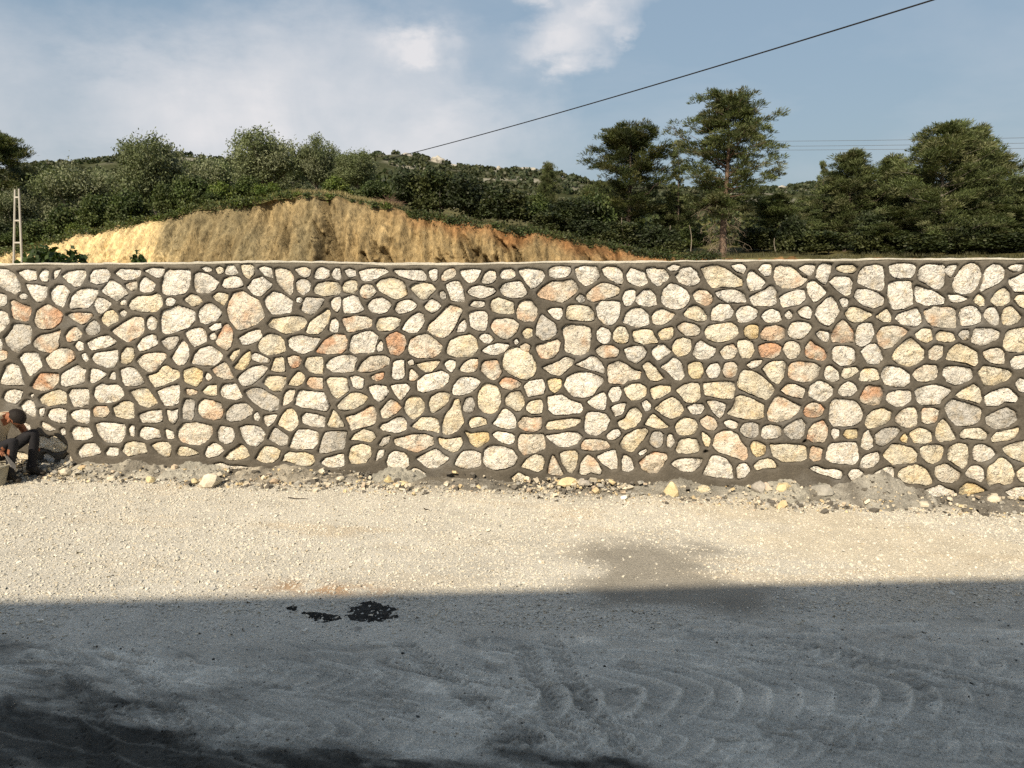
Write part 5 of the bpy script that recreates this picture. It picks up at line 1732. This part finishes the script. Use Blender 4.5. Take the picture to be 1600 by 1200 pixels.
def build_hill():
    xs, ys = np.linspace(-620, 620, 249), np.linspace(140, 560, 106)
    X, Y = np.meshgrid(xs, ys)
    x, y = X.ravel(), Y.ravel()
    c = np.array([0.045, 0.050, 0.024]) * (1 + 0.4 * fbm(x * 0.05, y * 0.05, oct=4, seed=445)[:, None])
    rk = sstep(0.05, 0.4, fbm(x * 0.05, y * 0.08, oct=4, seed=446))[:, None] * 0.6
    c = c * (1 - rk) + np.array([0.34, 0.32, 0.27]) * rk
    tag(obj('hill', mesh_np('hill', np.stack([x, y, hill_z(x, y)], 1), grid_faces(len(ys), len(xs)), M['soil'], c, smooth=True)), kind='structure')
    r = np.random.default_rng(450)
    n = 6200
    y = 150 + 258 * r.random(n) ** 0.7
    x = r.uniform(-0.80, 0.66, n) * (y + 9)
    k = fbm(x * 0.04, y * 0.05, oct=3, seed=451) > -0.28
    for px, py, w, h, lab in CRAGS:                       # bare rock stands clear of the scrub
        p = at(px, py, Y_R)
        k &= ~((np.abs(x - p[0] * (y + 9) / (Y_R + 9)) < w * 0.2) & (y > Y_R - 48))
    x, y = x[k], y[k]
    n = len(x)
    s = r.uniform(1.1, 2.5, n) * (0.6 + 0.4 * y / 400)
    z = hill_z(x, y) + s * 0.25
    m = 17
    d = r.normal(size=(n, m, 3))
    d /= np.linalg.norm(d, axis=2)[:, :, None]
    d[..., 2] = np.abs(d[..., 2]) * 0.9 - 0.15
    C = np.stack([x, y, z], 1)[:, None] + d * (s[:, None] * r.uniform(0.6, 1.0, (n, m)))[..., None]
    V, F = leaf_quads(C.reshape(-1, 3), np.repeat(s * 0.95, m), np.repeat(s * 0.62, m), 452)
    tint = np.array([(0.042, 0.055, 0.026), (0.060, 0.070, 0.034), (0.078, 0.083, 0.048), (0.034, 0.048, 0.022)])
    c = tint[r.choice(4, n, p=[.35, .3, .15, .2])] * r.uniform(0.8, 1.25, (n, 1))
    c = np.repeat(np.repeat(c, m, 0), 4, 0)
    tag(obj('hillside_scrub', mesh_np('hillside_scrub', V, F, M['leaf'], c)), 'low dark green scrub covering the distant hill', 'scrub', kind='stuff')
    for i, (px, py, w, h, lab) in enumerate(CRAGS):
        Y = Y_R - 22 if py < 280 else Y_R - 50
        p = at(px, py, Y)
        s = (Y + 9) / F_PX
        v, F = rock(460 + i, (w * s * 0.8, w * s / 2, h * s * 0.85), sub=3, facets=14, rough=0.35)
        c = np.array([0.33, 0.315, 0.28]) * (1 + 0.45 * fbm(v[:, 0] * 0.6, v[:, 1] * 0.6, v[:, 2] * 0.8, oct=3, seed=461)[:, None])
        tag(obj('limestone_crag', mesh_np('limestone_crag', v, F, M['crag'], c), None, p), lab, 'crag', 'pale crags on the distant hill')


build_hill()


# ------------------------------------------------------------------ trees and shrubs
def lobed_crown(seed, lobes, clumps, leaves, clump_r, L, W, tint, env, low=0.0):
    """leaf clumps on the shells of several lobes inside an envelope (half width, half width, half height, centre height)"""
    r = np.random.default_rng(seed)
    hw, hd, hh, cz = env
    d = r.normal(size=(lobes, 3))
    d /= np.linalg.norm(d, axis=1)[:, None]
    lc = d * r.uniform(0.30, 0.66, (lobes, 1))
    lr = r.uniform(0.30, 0.50, lobes)
    li = r.integers(0, lobes, clumps)
    u = r.normal(size=(clumps, 3))
    u /= np.linalg.norm(u, axis=1)[:, None]
    u[:, 2] = np.where(u[:, 2] < -0.3, u[:, 2] * 0.5, u[:, 2])
    q = lc[li] + u * (lr[li] * r.uniform(0.62, 1.08, clumps))[:, None]
    q *= 1 + 0.05 * r.normal(size=(clumps, 1))
    C = q * [hw, hd, hh] + [0, 0, cz]
    C[:, 2] = np.maximum(C[:, 2], low + 0.12 * r.random(clumps))
    g = r.normal(size=(clumps, leaves, 3)) * clump_r * r.uniform(0.6, 1.2, (clumps, 1, 1)) * 0.6
    P = (C[:, None] + g).reshape(-1, 3)
    V, F = leaf_quads(P, L, W, seed + 1, up=0.5)
    t = np.array(tint)
    base = t[r.integers(0, len(t), lobes)][li] * r.uniform(0.75, 1.3, (clumps, 1))
    c = np.repeat(base, leaves, 0) * r.uniform(0.75, 1.3, (clumps * leaves, 1))
    return V, F, np.repeat(c, 4, 0), C


def limbs(seed, C, base_h, trunk_r, height, n=14, lean=0.0):
    """a tapering trunk that forks into limbs reaching towards the clumps C"""
    r = np.random.default_rng(seed)
    paths = []
    fork = np.array([lean, 0, base_h])
    t = np.linspace(0, 1, 6)[:, None]
    P = np.array([0, 0, -0.4]) * (1 - t) + fork * t
    P[:, 0] += 0.06 * height * 0.2 * np.sin(t[:, 0] * 5 + seed)
    paths.append((P, np.linspace(trunk_r, trunk_r * 0.7, 6)))
    for k in r.choice(len(C), min(n, len(C)), replace=False):
        e = C[k]
        mid = fork * 0.5 + e * 0.5 + r.normal(size=3) * 0.12 * np.linalg.norm(e - fork)
        q = np.stack([(1 - s) ** 2 * P[-1] + 2 * s * (1 - s) * mid + s * s * e for s in np.linspace(0, 1, 6)])
        paths.append((q, np.linspace(trunk_r * 0.45, trunk_r * 0.08, 6)))
    return paths


def plant(name, crown, paths, bark=(0.13, 0.115, 0.095), cname='crown', tname='trunk'):
    root = empty(name)
    V, F, c = crown
    obj(cname, mesh_np(cname, V, F, M['leaf'], c), root)
    if paths:
        V, F = tubes(paths, 6)
        b = np.array(bark) * (1 + 0.2 * fbm(V[:, 0] * 4, V[:, 1] * 4, V[:, 2] * 4, oct=2, seed=3)[:, None])
        obj(tname, mesh_np(tname, V, F, M['bark'], b, smooth=True), root)
    return root


OLIVE = [(0.118, 0.144, 0.068), (0.138, 0.162, 0.084), (0.098, 0.122, 0.054), (0.158, 0.176, 0.104)]
SHRUB = [(0.042, 0.062, 0.018), (0.055, 0.080, 0.022), (0.034, 0.052, 0.016), (0.070, 0.090, 0.028)]
DARK = [(0.030, 0.042, 0.015), (0.040, 0.054, 0.018), (0.024, 0.034, 0.013), (0.052, 0.062, 0.022)]
BRIGHT = [(0.082, 0.115, 0.022), (0.100, 0.125, 0.030), (0.060, 0.095, 0.020)]
PINE = [(0.052, 0.068, 0.022), (0.066, 0.080, 0.024), (0.040, 0.055, 0.018), (0.082, 0.086, 0.030)]
PINE_L = [(0.078, 0.100, 0.038), (0.096, 0.116, 0.046), (0.062, 0.082, 0.030), (0.116, 0.124, 0.062)]


def proto_olive(seed):
    V, F, c, C = lobed_crown(seed, 13, 460, 48, 0.34, 0.165, 0.065, OLIVE, (2.3, 2.0, 1.9, 2.5), 0.6)
    return plant('olive_tree', (V, F, c), limbs(seed, C, 1.0, 0.17, 4.4))


def proto_shrub(seed, tint, dense=1.0):
    V, F, c, C = lobed_crown(seed, 9, int(230 * dense), 36, 0.26, 0.17, 0.11, tint, (1.45, 1.3, 1.25, 1.05), 0.0)
    return plant('shrub', (V, F, c), limbs(seed, C, 0.25, 0.06, 2.3, 10), cname='foliage', tname='stem')


def proto_pine(seed, tint, H=10.0, crown_base=2.5, rmax=3.0, prof=(0.55, 0.95, 0.9, 0.55, 0.12), whorl=0.42, per=5, puffs=5, needles=38, droop=0.15, puff_r=0.34, trunk_r=0.20, gaps=0.15, dead=False, bark=(0.105, 0.082, 0.066), lean=0.0):
    """trunk, limbs in loose whorls, a tuft of needles on every twig end"""
    r = np.random.default_rng(seed)
    tz = np.linspace(-0.5, H * 0.96, 14)
    trunk = np.stack([0.10 * np.sin(tz * 0.5 + seed) + lean * (tz / H) ** 2, 0.08 * np.cos(tz * 0.43 + seed), tz], 1)
    paths = [(trunk, np.interp(tz, [0, H], [trunk_r, 0.03]))]
    cent, dirs, tone = [], [], []
    z = crown_base
    while z < H * 0.985:
        u = (z - crown_base) / (H - crown_base)
        pr = float(np.interp(u, [0, 0.22, 0.5, 0.8, 1.0], prof))
        for k in range(per):
            if r.random() < gaps:
                continue
            az = r.uniform(0, 2 * np.pi)
            ln = rmax * pr * r.uniform(0.48, 1.25) + 0.25
            rise = r.uniform(-0.15, 0.6) + 0.35 * u - droop
            o = np.array([np.interp(z, tz, trunk[:, 0]), np.interp(z, tz, trunk[:, 1]), z])
            dv = np.array([math.cos(az), math.sin(az), rise])
            s = np.linspace(0, 1, 5)[:, None]
            P = o + dv * ln * s + np.array([0, 0, 1]) * (0.22 * ln * s ** 2 * (0.5 + u)) + r.normal(size=(5, 3)) * 0.04 * ln * s
            paths.append((P, np.linspace(0.055 * trunk_r / 0.2 * (1 - 0.5 * u), 0.012, 5)))
            tn = r.uniform(0.75, 1.3)
            for q in range(puffs):
                w = r.uniform(0.35, 1.04) if q else 1.0
                p = np.array([np.interp(w, s[:, 0], P[:, i]) for i in range(3)]) + r.normal(size=3) * 0.24 * np.array([1, 1, 1.0]) * (0.4 + 0.25 * ln)
                cent.append(p)
                dd = dv / np.linalg.norm(dv)
                dirs.append(dd)
                tone.append(tn)
        z += whorl * r.uniform(0.75, 1.25)
    cent.append(trunk[-1] + [0, 0, 0.25]); dirs.append(np.array([0, 0, 1.0])); tone.append(1.0)
    C, Dv, tone = np.array(cent), np.array(dirs), np.array(tone)
    n = len(C)
    rad = r.normal(size=(n, needles, 3))
    rad /= np.linalg.norm(rad, axis=2)[:, :, None]
    rad[..., 2] = np.where(rad[..., 2] < -0.25, -rad[..., 2], rad[..., 2])
    rr = puff_r * r.uniform(0.7, 1.25, (n, 1)) * r.uniform(0.25, 1.0, (n, needles)) ** 0.6
    Pn = C[:, None] + rad * rr[..., None] * [1, 1, 0.9]
    dv = rad + 0.6 * Dv[:, None]
    V, F = leaf_quads(Pn.reshape(-1, 3), 0.36, 0.052, seed + 1, up=0.25, dirs=dv.reshape(-1, 3))
    t = np.array(tint)
    base = t[r.integers(0, len(t), n)] * tone[:, None]
    c = np.repeat(base, needles, 0) * r.uniform(0.75, 1.3, (n * needles, 1))
    root = plant('pine_tree', (V, F, np.repeat(c, 4, 0)), paths, bark)
    if dead:
        dp = []
        for k in range(34):
            z = r.uniform(0.8, crown_base + 1.0)
            az = r.uniform(0, 2 * np.pi)
            ln = r.uniform(0.8, 2.3)
            s = np.linspace(0, 1, 6)[:, None]
            P = np.array([0.1 * math.sin(z * 0.5 + seed), 0, z]) + np.array([math.cos(az), math.sin(az), 0.35]) * ln * s + np.array([0, 0, -1]) * ln * 0.75 * s ** 2 + r.normal(size=(6, 3)) * 0.07 * s
            dp.append((P, np.linspace(0.03, 0.008, 6)))
            for q in range(7):
                a = P[r.integers(2, 6)]
                dp.append((np.stack([a, a + r.normal(size=3) * 0.18 + [0, 0, -0.22], a + r.normal(size=3) * 0.25 + [0, 0, -0.5]]), [0.012, 0.009, 0.006]))
        V, F = tubes(dp, 4)
        obj('dead_branches', mesh_np('dead_branches', V, F, M['bark'], np.tile([[0.20, 0.165, 0.125]], (len(V), 1))), root)
    return root


USED = {}


def size_of(root):
    lo, hi = np.full(3, 1e9), np.full(3, -1e9)
    for ch in root.children:
        v = np.empty(len(ch.data.vertices) * 3, np.float32)
        ch.data.vertices.foreach_get('co', v)
        v = v.reshape(-1, 3)
        lo, hi = np.minimum(lo, np.percentile(v, 1.0, axis=0)), np.maximum(hi, v.max(0))
    return lo, hi


def grow(key, proto, label, cat, group, px, top, hw, Y, base=None, rz=None):
    """stand a plant at a surveyed spot: centre column px, crown top row, half width in photo pixels, Y metres behind the wall"""
    if key not in USED:
        USED[key] = [proto(), False]
        USED[key].append(size_of(USED[key][0]))
    root, used, (lo, hi) = USED[key]
    o = copy_tree(root) if used else root
    USED[key][1] = True
    p = at(px, top, Y)
    zb = float(upland_z(p[0], Y)) if base is None else at(px, base, Y)[2]
    wid = 2 * hw * (Y + 9) / F_PX
    sx = wid / (hi[0] - lo[0])
    sz = (p[2] - zb) / hi[2]
    o.location = (p[0], Y, zb)
    o.scale = (sx, sx, sz)
    o.rotation_euler = (0, 0, (px * 0.7) % 6.28 if rz is None else rz)
    tag(o, label, cat, group)
    return o


def build_plants():
    pines, ol, sh = 'pines behind the wall', 'olive trees above the cut bank', 'shrubs above the cut bank'
    OL = lambda s: (lambda: proto_olive(s))
    for key, a in (
            ('o1', ('round olive tree with the tallest silver crown left of centre', 408, 195, 64, 55.5)),
            ('o2', ('spreading olive tree above the left part of the bank', 235, 203, 64, 57)),
            ('o3', ('broad low olive tree near the left edge', 112, 239, 62, 55)),
            ('o1', ('narrow olive tree right of the tallest silver crown', 492, 209, 45, 57)),
            ('o2', ('grey olive tree nearest the top of the cut bank', 558, 231, 40, 56)),
            ('o3', ('greyish olive tree behind the slanted twin pole', 14, 283, 42, 52)),
            ('o2', ('olive tree filling the gap between the two largest olives', 322, 238, 46, 64)),
            ('o1', ('half hidden olive tree behind the broad low one', 172, 250, 44, 66)),
            ('o3', ('low olive tree between the tallest crown and the grey one', 448, 236, 42, 63)),
            ('o1', ('dusty olive tree low on the left slope', 62, 268, 34, 60))):
        seed = dict(o1=501, o2=507, o3=513)[key]
        grow(key, OL(seed), a[0], 'olive tree', ol, *a[1:])
    SH = lambda s, t: (lambda: proto_shrub(s, t))
    tints = dict(s1=(521, SHRUB), s2=(525, SHRUB), d1=(531, DARK), d2=(535, DARK), b1=(541, BRIGHT))
    for key, lab, px, top, hw, Y in (
            ('s1', 'dark shrub in the hollow below the broad low olive', 105, 318, 34, 49), ('s2', 'green shrub on the left lip of the bank', 150, 300, 36, 49),
            ('s1', 'tall green shrub under the spreading olive', 200, 291, 34, 50), ('s2', 'dense shrub right of the spreading olive trunk', 258, 283, 32, 49.5),
            ('s1', 'green shrub at the head of the pale yellow face', 300, 270, 32, 49), ('b1', 'bright yellow green bush on the bank lip', 345, 279, 24, 47.6),
            ('s2', 'dark shrub in front of the tallest olive', 385, 272, 30, 49), ('b1', 'bright low bush left of the dry grass', 418, 282, 22, 47.4),
            ('b1', 'small rounded bright bush on top of the bank', 524, 271, 23, 48), ('s1', 'low shrub at the left end of the bank', 60, 342, 30, 48.5),
            ('s2', 'shrub beside the slanted twin pole', 28, 352, 30, 49), ('d1', 'dark shrub at the foot of the olive by the pole', 0, 340, 34, 50),
            ('b1', 'yellowish bush low on the left lip', 118, 346, 18, 47.2), ('s1', 'small shrub spilling over the pale yellow face', 330, 300, 18, 46.8),
            ('d1', 'black green shrub at the left of the dark thicket', 640, 262, 34, 52), ('d2', 'tallest black green shrub in the dark thicket', 686, 255, 42, 51),
            ('d1', 'dark shrub right of the tallest one in the thicket', 738, 268, 40, 51), ('d2', 'dark shrub in the middle of the thicket', 788, 290, 42, 50.5),
            ('s2', 'greener shrub in the thicket below the hill saddle', 836, 300, 38, 52), ('d1', 'dark shrub at the right end of the thicket', 884, 306, 38, 51),
            ('s1', 'green shrub left of the round headed pine', 922, 296, 34, 53), ('d2', 'low dark shrub on the red lip of the bank', 866, 328, 34, 49),
            ('d1', 'low dark bush over the red soil left of the round headed pine', 925, 340, 34, 49), ('d2', 'dark undergrowth below the round headed pine', 975, 342, 38, 52),
            ('d1', 'dark undergrowth right of the pale young trunk', 1032, 346, 36, 51), ('s2', 'greenish bush left of the tall pine trunk', 1082, 352, 32, 56),
            ('d2', 'dark bush right of the tall pine trunk', 1190, 352, 34, 57), ('d1', 'dark bush under the yellow green young pine', 1236, 330, 30, 55),
            ('d2', 'dark bush below the twin topped pine', 1296, 356, 40, 54), ('d1', 'dark bush left of the widest pine', 1362, 322, 34, 56),
            ('d2', 'dark bush under the left boughs of the widest pine', 1428, 360, 46, 53), ('d1', 'dark bush under the right boughs of the widest pine', 1506, 330, 34, 55),
            ('d2', 'dark bush near the right edge', 1560, 362, 44, 53), ('d1', 'dark bush at the right edge behind the others', 1625, 318, 34, 57),
            ('b1', 'small bright bush under the pale young trunk', 976, 384, 14, 46.6), ('s1', 'low bush at the foot of the grey olive', 585, 280, 28, 49)):
        s, t = tints[key]
        grow(key, SH(s, t), lab, 'shrub', sh, px, top, hw, Y)
    # the pines, each its own shape
    grow('pA', lambda: proto_pine(601, PINE, H=10, crown_base=2.6, rmax=3.0, prof=(0.75, 1.0, 0.85, 0.55, 0.2), per=6, puffs=9, needles=66, puff_r=0.50, trunk_r=0.2, gaps=0.2, whorl=0.5), 'dark round headed pine left of the tall pine', 'pine tree', pines, 985, 187, 72, 58)
    grow('pB', lambda: proto_pine(607, PINE_L, H=14, crown_base=4.0, rmax=3.2, prof=(0.5, 0.88, 0.92, 0.52, 0.08), per=6, puffs=8, needles=54, puff_r=0.46, trunk_r=0.26, gaps=0.18, whorl=0.5, dead=True, bark=(0.15, 0.105, 0.08)), 'tallest pine with a bare reddish trunk and dead lower twigs', 'pine tree', pines, 1140, 136, 78, 52)
    grow('pC', lambda: proto_pine(613, PINE_L, H=7, crown_base=1.0, rmax=1.0, prof=(1.0, 0.9, 0.6, 0.35, 0.1), per=3, puffs=4, needles=34, puff_r=0.26, trunk_r=0.09, whorl=0.4), 'thin young pine leaning beside the tallest pine', 'pine tree', pines, 1062, 215, 22, 60)
    grow('pD', lambda: proto_pine(619, PINE_L, H=11, crown_base=1.2, rmax=4.0, prof=(1.0, 1.0, 0.70, 0.36, 0.06), per=5, puffs=10, needles=58, puff_r=0.52, trunk_r=0.18, gaps=0.12, whorl=0.46, bark=(0.17, 0.155, 0.13)), 'widest pine with several ragged tops near the right edge', 'pine tree', pines, 1482, 182, 104, 57, rz=1.0)
    grow('pE', lambda: proto_pine(623, PINE_L, H=9, crown_base=1.0, rmax=2.6, prof=(1.0, 0.95, 0.66, 0.36, 0.08), per=5, puffs=8, needles=58, puff_r=0.48, trunk_r=0.12, gaps=0.12, whorl=0.44), 'twin topped young pine between the tallest and the widest', 'pine tree', pines, 1330, 228, 62, 60)
    grow('pF', lambda: proto_pine(629, PINE_L, H=7, crown_base=0.5, rmax=2.4, prof=(1.0, 0.95, 0.8, 0.5, 0.15), per=6, puffs=8, needles=54, puff_r=0.48, trunk_r=0.10, gaps=0.1, whorl=0.42), 'bushy yellow green young pine right of the tallest pine', 'pine tree', pines, 1212, 300, 58, 59)
    grow('pE', None, 'ragged pine top joined to the right of the widest pine', 'pine tree', pines, 1524, 190, 62, 59, rz=0.6)
    grow('pE', None, 'pine leaning on the left side of the widest pine', 'pine tree', pines, 1398, 238, 54, 62)
    grow('pF', None, 'dark bushy pine left of the twin topped pine', 'pine tree', pines, 1272, 302, 50, 63)
    grow('pC', None, 'spindly treetop on the skyline left of the twin topped pine', 'pine tree', pines, 1288, 249, 16, 66)
    grow('pE', None, 'pine crown at the right edge of the picture', 'pine tree', pines, 1604, 268, 56, 60, rz=2.0)
    grow('pA', None, 'half hidden pine behind the widest pine on its right', 'pine tree', pines, 1545, 232, 60, 66)
    grow('pF', None, 'low bushy pine at the right foot of the widest pine', 'pine tree', pines, 1560, 315, 60, 56, rz=3.0)
    grow('pF', None, 'low bushy pine at the left foot of the widest pine', 'pine tree', pines, 1410, 318, 62, 56, rz=4.2)
    grow('pF', None, 'low bushy pine right of the round headed pine', 'pine tree', pines, 1060, 296, 46, 62, rz=5.2)
    grow('pE', None, 'pale conical young pine in front of the hill saddle', 'pine tree', pines, 857, 249, 24, 60)
    grow('pA', None, 'umbrella shaped dark pine cut off by the left edge', 'pine tree', pines, -14, 200, 72, 58, rz=2.2)
    grow('pF', None, 'dark low pine behind the thicket left of the round headed pine', 'pine tree', pines, 938, 282, 40, 66, rz=0.4)
    # leafy young plants just behind the wall
    def fig(seed, w, h):
        V, F, c, C = lobed_crown(seed, 7, 120, 16, 0.12, 0.13, 0.10, [(0.035, 0.062, 0.014), (0.048, 0.080, 0.018), (0.025, 0.046, 0.012)], (w, w * 0.8, h * 0.55, h * 0.6), 0.1)
        return plant('leafy_plant', (V, F, c), limbs(seed, C, 0.1, 0.02, h, 12), cname='foliage', tname='stem')
    grow('f1', lambda: fig(641, 0.85, 1.2), 'wide dark leafy plant peeping over the wall by the twin pole', 'plant', 'leafy plants behind the wall', 92, 376, 62, 4.0, base=470)
    grow('f2', lambda: fig(645, 0.4, 1.0), 'small leafy plant peeping over the wall below the pale face', 'plant', 'leafy plants behind the wall', 222, 390, 20, 4.5, base=470)
    # bare young trunks with pale bark
    for i, (px, y0, y1, ln, lab) in enumerate(((972, 340, 386, 6, 'pale thin bare trunk below the round headed pine'), (1046, 352, 398, -3, 'pale crooked thin trunk between the two big pines'), (1078, 352, 402, 5, 'pale straight thin trunk just left of the tall pine'), (1211, 372, 406, -1, 'short thin trunk under the yellow green young pine'))):
        a, b = at(px, y0, 50.5), at(px + ln * 0.6, y1 + 4, 50.5)
        t = np.linspace(0, 1, 8)[:, None]
        P = b * (1 - t) + a * t
        P[:, 0] += 0.07 * np.sin(t[:, 0] * 6 + i * 2)
        V, F = tubes([(P, np.linspace(0.05, 0.022, 8))], 6)
        tag(obj('young_trunk', mesh_np('young_trunk', V, F, M['bark'], np.tile([[0.21, 0.185, 0.15]], (len(V), 1)), smooth=True)), lab, 'tree trunk', 'thin bare trunks under the pines')
    # dry grass and dead brush on the lip
    r = np.random.default_rng(650)
    def tuft(px0, px1, n, hgt, tint, y0=46.0, y1=47.5):
        px = r.uniform(px0, px1, n)
        x = np.array([at(q, 320, Y_LIP)[0] for q in px])
        y = r.uniform(y0, y1, n)
        z = upland_z(x, y)
        C = np.stack([x, y, z + hgt * 0.4], 1)
        V, F = leaf_quads(C, hgt, 0.035, int(px0), dirs=np.tile([[0, 0, 1.0]], (n, 1)))
        c = np.array(tint)[None] * r.uniform(0.7, 1.3, (n, 1))
        return V, F, np.repeat(c, 4, 0)
    parts = [tuft(455, 620, 1500, 0.55, (0.30, 0.26, 0.13)), tuft(20, 330, 1600, 0.42, (0.16, 0.15, 0.05)), tuft(320, 470, 900, 0.5, (0.16, 0.17, 0.05)), tuft(620, 1080, 1800, 0.40, (0.085, 0.085, 0.032)), tuft(1080, 1640, 1500, 0.5, (0.06, 0.06, 0.025))]
    Vs, Fs, Cs, b = [], [], [], 0
    for V, F, c in parts:
        Vs.append(V); Fs.append(F + b); Cs.append(c)
        b += len(V)
    tag(obj('lip_grass', mesh_np('lip_grass', np.vstack(Vs), np.vstack(Fs), M['leaf'], np.vstack(Cs))), 'dry and green grass along the lip of the cut bank', 'grass', kind='stuff')
    # small scrub hanging over the lip
    n = 420
    px = r.uniform(-60, 1120, n)
    Vs, Fs, Cs, b = [], [], [], 0
    for q in px:
        x = at(q, 320, Y_LIP)[0]
        y = r.uniform(45.6, 47.2)
        s = r.uniform(0.25, 0.75)
        if 455 < q < 620:
            s *= 0.45
        m = 60
        C = np.array([x, y - 0.3, float(lip_z(x)) - s * 0.1]) + r.normal(size=(m, 3)) * s * [0.55, 0.4, 0.38]
        V, F = leaf_quads(C, 0.17, 0.11, int(q * 13) % 9999 + 3)
        t = np.array((SHRUB + BRIGHT[:1] + OLIVE[:1])[r.integers(0, 6)]) if q < 620 else np.array((DARK + SHRUB)[r.integers(0, 8)])
        Vs.append(V); Fs.append(F + b); Cs.append(np.repeat(t[None] * r.uniform(0.7, 1.3, (m, 1)), 4, 0))
        b += len(V)
    tag(obj('lip_scrub', mesh_np('lip_scrub', np.vstack(Vs), np.vstack(Fs), M['leaf'], np.vstack(Cs))), 'small ragged scrub hanging over the lip of the cut bank', 'scrub', kind='stuff')
    # brown dead bush
    p = at(606, 322, 46.6)
    dp = []
    for k in range(150):
        d = r.normal(size=3)
        d[2] = abs(d[2]) * 0.8
        d /= np.linalg.norm(d)
        ln = r.uniform(0.5, 1.0)
        dp.append((np.stack([d * 0.1, d * ln * 0.6 + r.normal(size=3) * 0.06, d * ln * [1.6, 1, 0.9] + r.normal(size=3) * 0.1]), [0.014, 0.011, 0.006]))
    V, F = tubes(dp, 4)
    tag(obj('dead_bush', mesh_np('dead_bush', V, F, M['bark'], np.tile([[0.16, 0.10, 0.075]], (len(V), 1))), None, (p[0], p[1], float(upland_z(p[0], p[1])))), 'brown leafless bush on the lip left of the dark thicket', 'bush')
    # filling wood behind everything
    n = 400
    px = np.r_[r.uniform(-150, 640, 150), r.uniform(970, 1750, 250)]
    Y = r.uniform(66, 110, n)
    V0, F0, C0 = [], [], []
    b = 0
    for q, yy in zip(px, Y):
        p = at(q, 330, yy)
        z = float(upland_z(p[0], yy))
        s = r.uniform(1.3, 2.4)
        m = 90
        d = r.normal(size=(m, 3))
        d /= np.linalg.norm(d, axis=1)[:, None]
        C = np.array([p[0], yy, z + s * 0.8]) + d * s * r.uniform(0.55, 1.0, (m, 1)) * [1, 1, 1.0]
        V, F = leaf_quads(C, 0.65, 0.42, int(q * 7) % 9999 + 1)
        V0.append(V); F0.append(F + b)
        b += len(V)
        t = np.array(OLIVE[r.integers(0, 4)]) * 0.5 if q < 560 else np.array((DARK + PINE)[r.integers(0, 8)]) * 1.1
        C0.append(np.repeat(t[None] * r.uniform(0.7, 1.3, (m, 1)), 4, 0))
    tag(obj('back_wood', mesh_np('back_wood', np.vstack(V0), np.vstack(F0), M['leaf'], np.vstack(C0))), 'dense low wood between the cut bank and the distant hill', 'wood', kind='stuff')


build_plants()


# ------------------------------------------------------------------ poles and wires
def build_lines():
    root = empty('utility_pole', tuple(at(24, 408, 39)))
    tag(root, 'pale concrete twin leg utility pole with short rungs at the left edge', 'utility pole')
    o = np.array(root.location)
    a0, a1 = at(17, 425, 39) - o, at(23.5, 296, 39) - o
    b0, b1 = at(33, 425, 39) - o, at(29.5, 295, 39) - o
    a0[2] = b0[2] = 1.6 - o[2]
    for p, q in ((a0, a1), (b0, b1)):
        V, F = tubes([(np.stack([p, (p + q) / 2, q]), [0.085, 0.072, 0.06]), (np.stack([q - [0, 0, 0.01], q]), [0.06, 0.001])], 8)
        obj('leg', mesh_np('leg', V, F, M['concrete']), root)
    for t in (0.30, 0.52, 0.72, 0.93):
        p, q = a0 * (1 - t) + a1 * t, b0 * (1 - t) + b1 * t
        V, F = boxes([(min(p[0], q[0]), max(p[0], q[0]), p[1] - 0.05, p[1] + 0.05, p[2] - 0.05, p[2] + 0.05)])
        obj('rung', mesh_np('rung', V, F, M['concrete']), root)
    # heavy cable overhead
    p0, p1 = at(1760, -95, 20), at(600, 250, 62)
    # sample the straight span then let it sag
    t = np.linspace(0, 1, 60)[:, None]
    P = p0 * (1 - t) + p1 * t
    P[:, 2] -= 0.9 * 4 * (t * (1 - t))[:, 0] * 0.35
    V, F = tubes([(P, 0.034)], 6)
    tag(obj('power_cable', mesh_np('power_cable', V, F, M['cable'], smooth=True)), 'thick black cable slanting across the sky to the upper right', 'cable')
    for k, (y0, y1, lab) in enumerate(((219, 212, 'top one of three thin wires behind the right pines'), (227, 221, 'middle one of three thin wires behind the right pines'), (233.5, 232, 'lowest one of three thin wires behind the right pines'))):
        a, b = at(1120, y0 + 1.5, 128), at(1900, y1 - 3, 95)
        m = at(1380, y0, 116)
        t = np.linspace(0, 1, 40)[:, None]
        ctrl = 2 * m - 0.5 * a - 0.5 * b
        P = (1 - t) ** 2 * a + 2 * t * (1 - t) * ctrl + t * t * b
        V, F = tubes([(P, 0.030)], 5)
        tag(obj('thin_wire', mesh_np('thin_wire', V, F, M['wire'], smooth=True)), lab, 'wire', 'thin wires behind the pines')


build_lines()
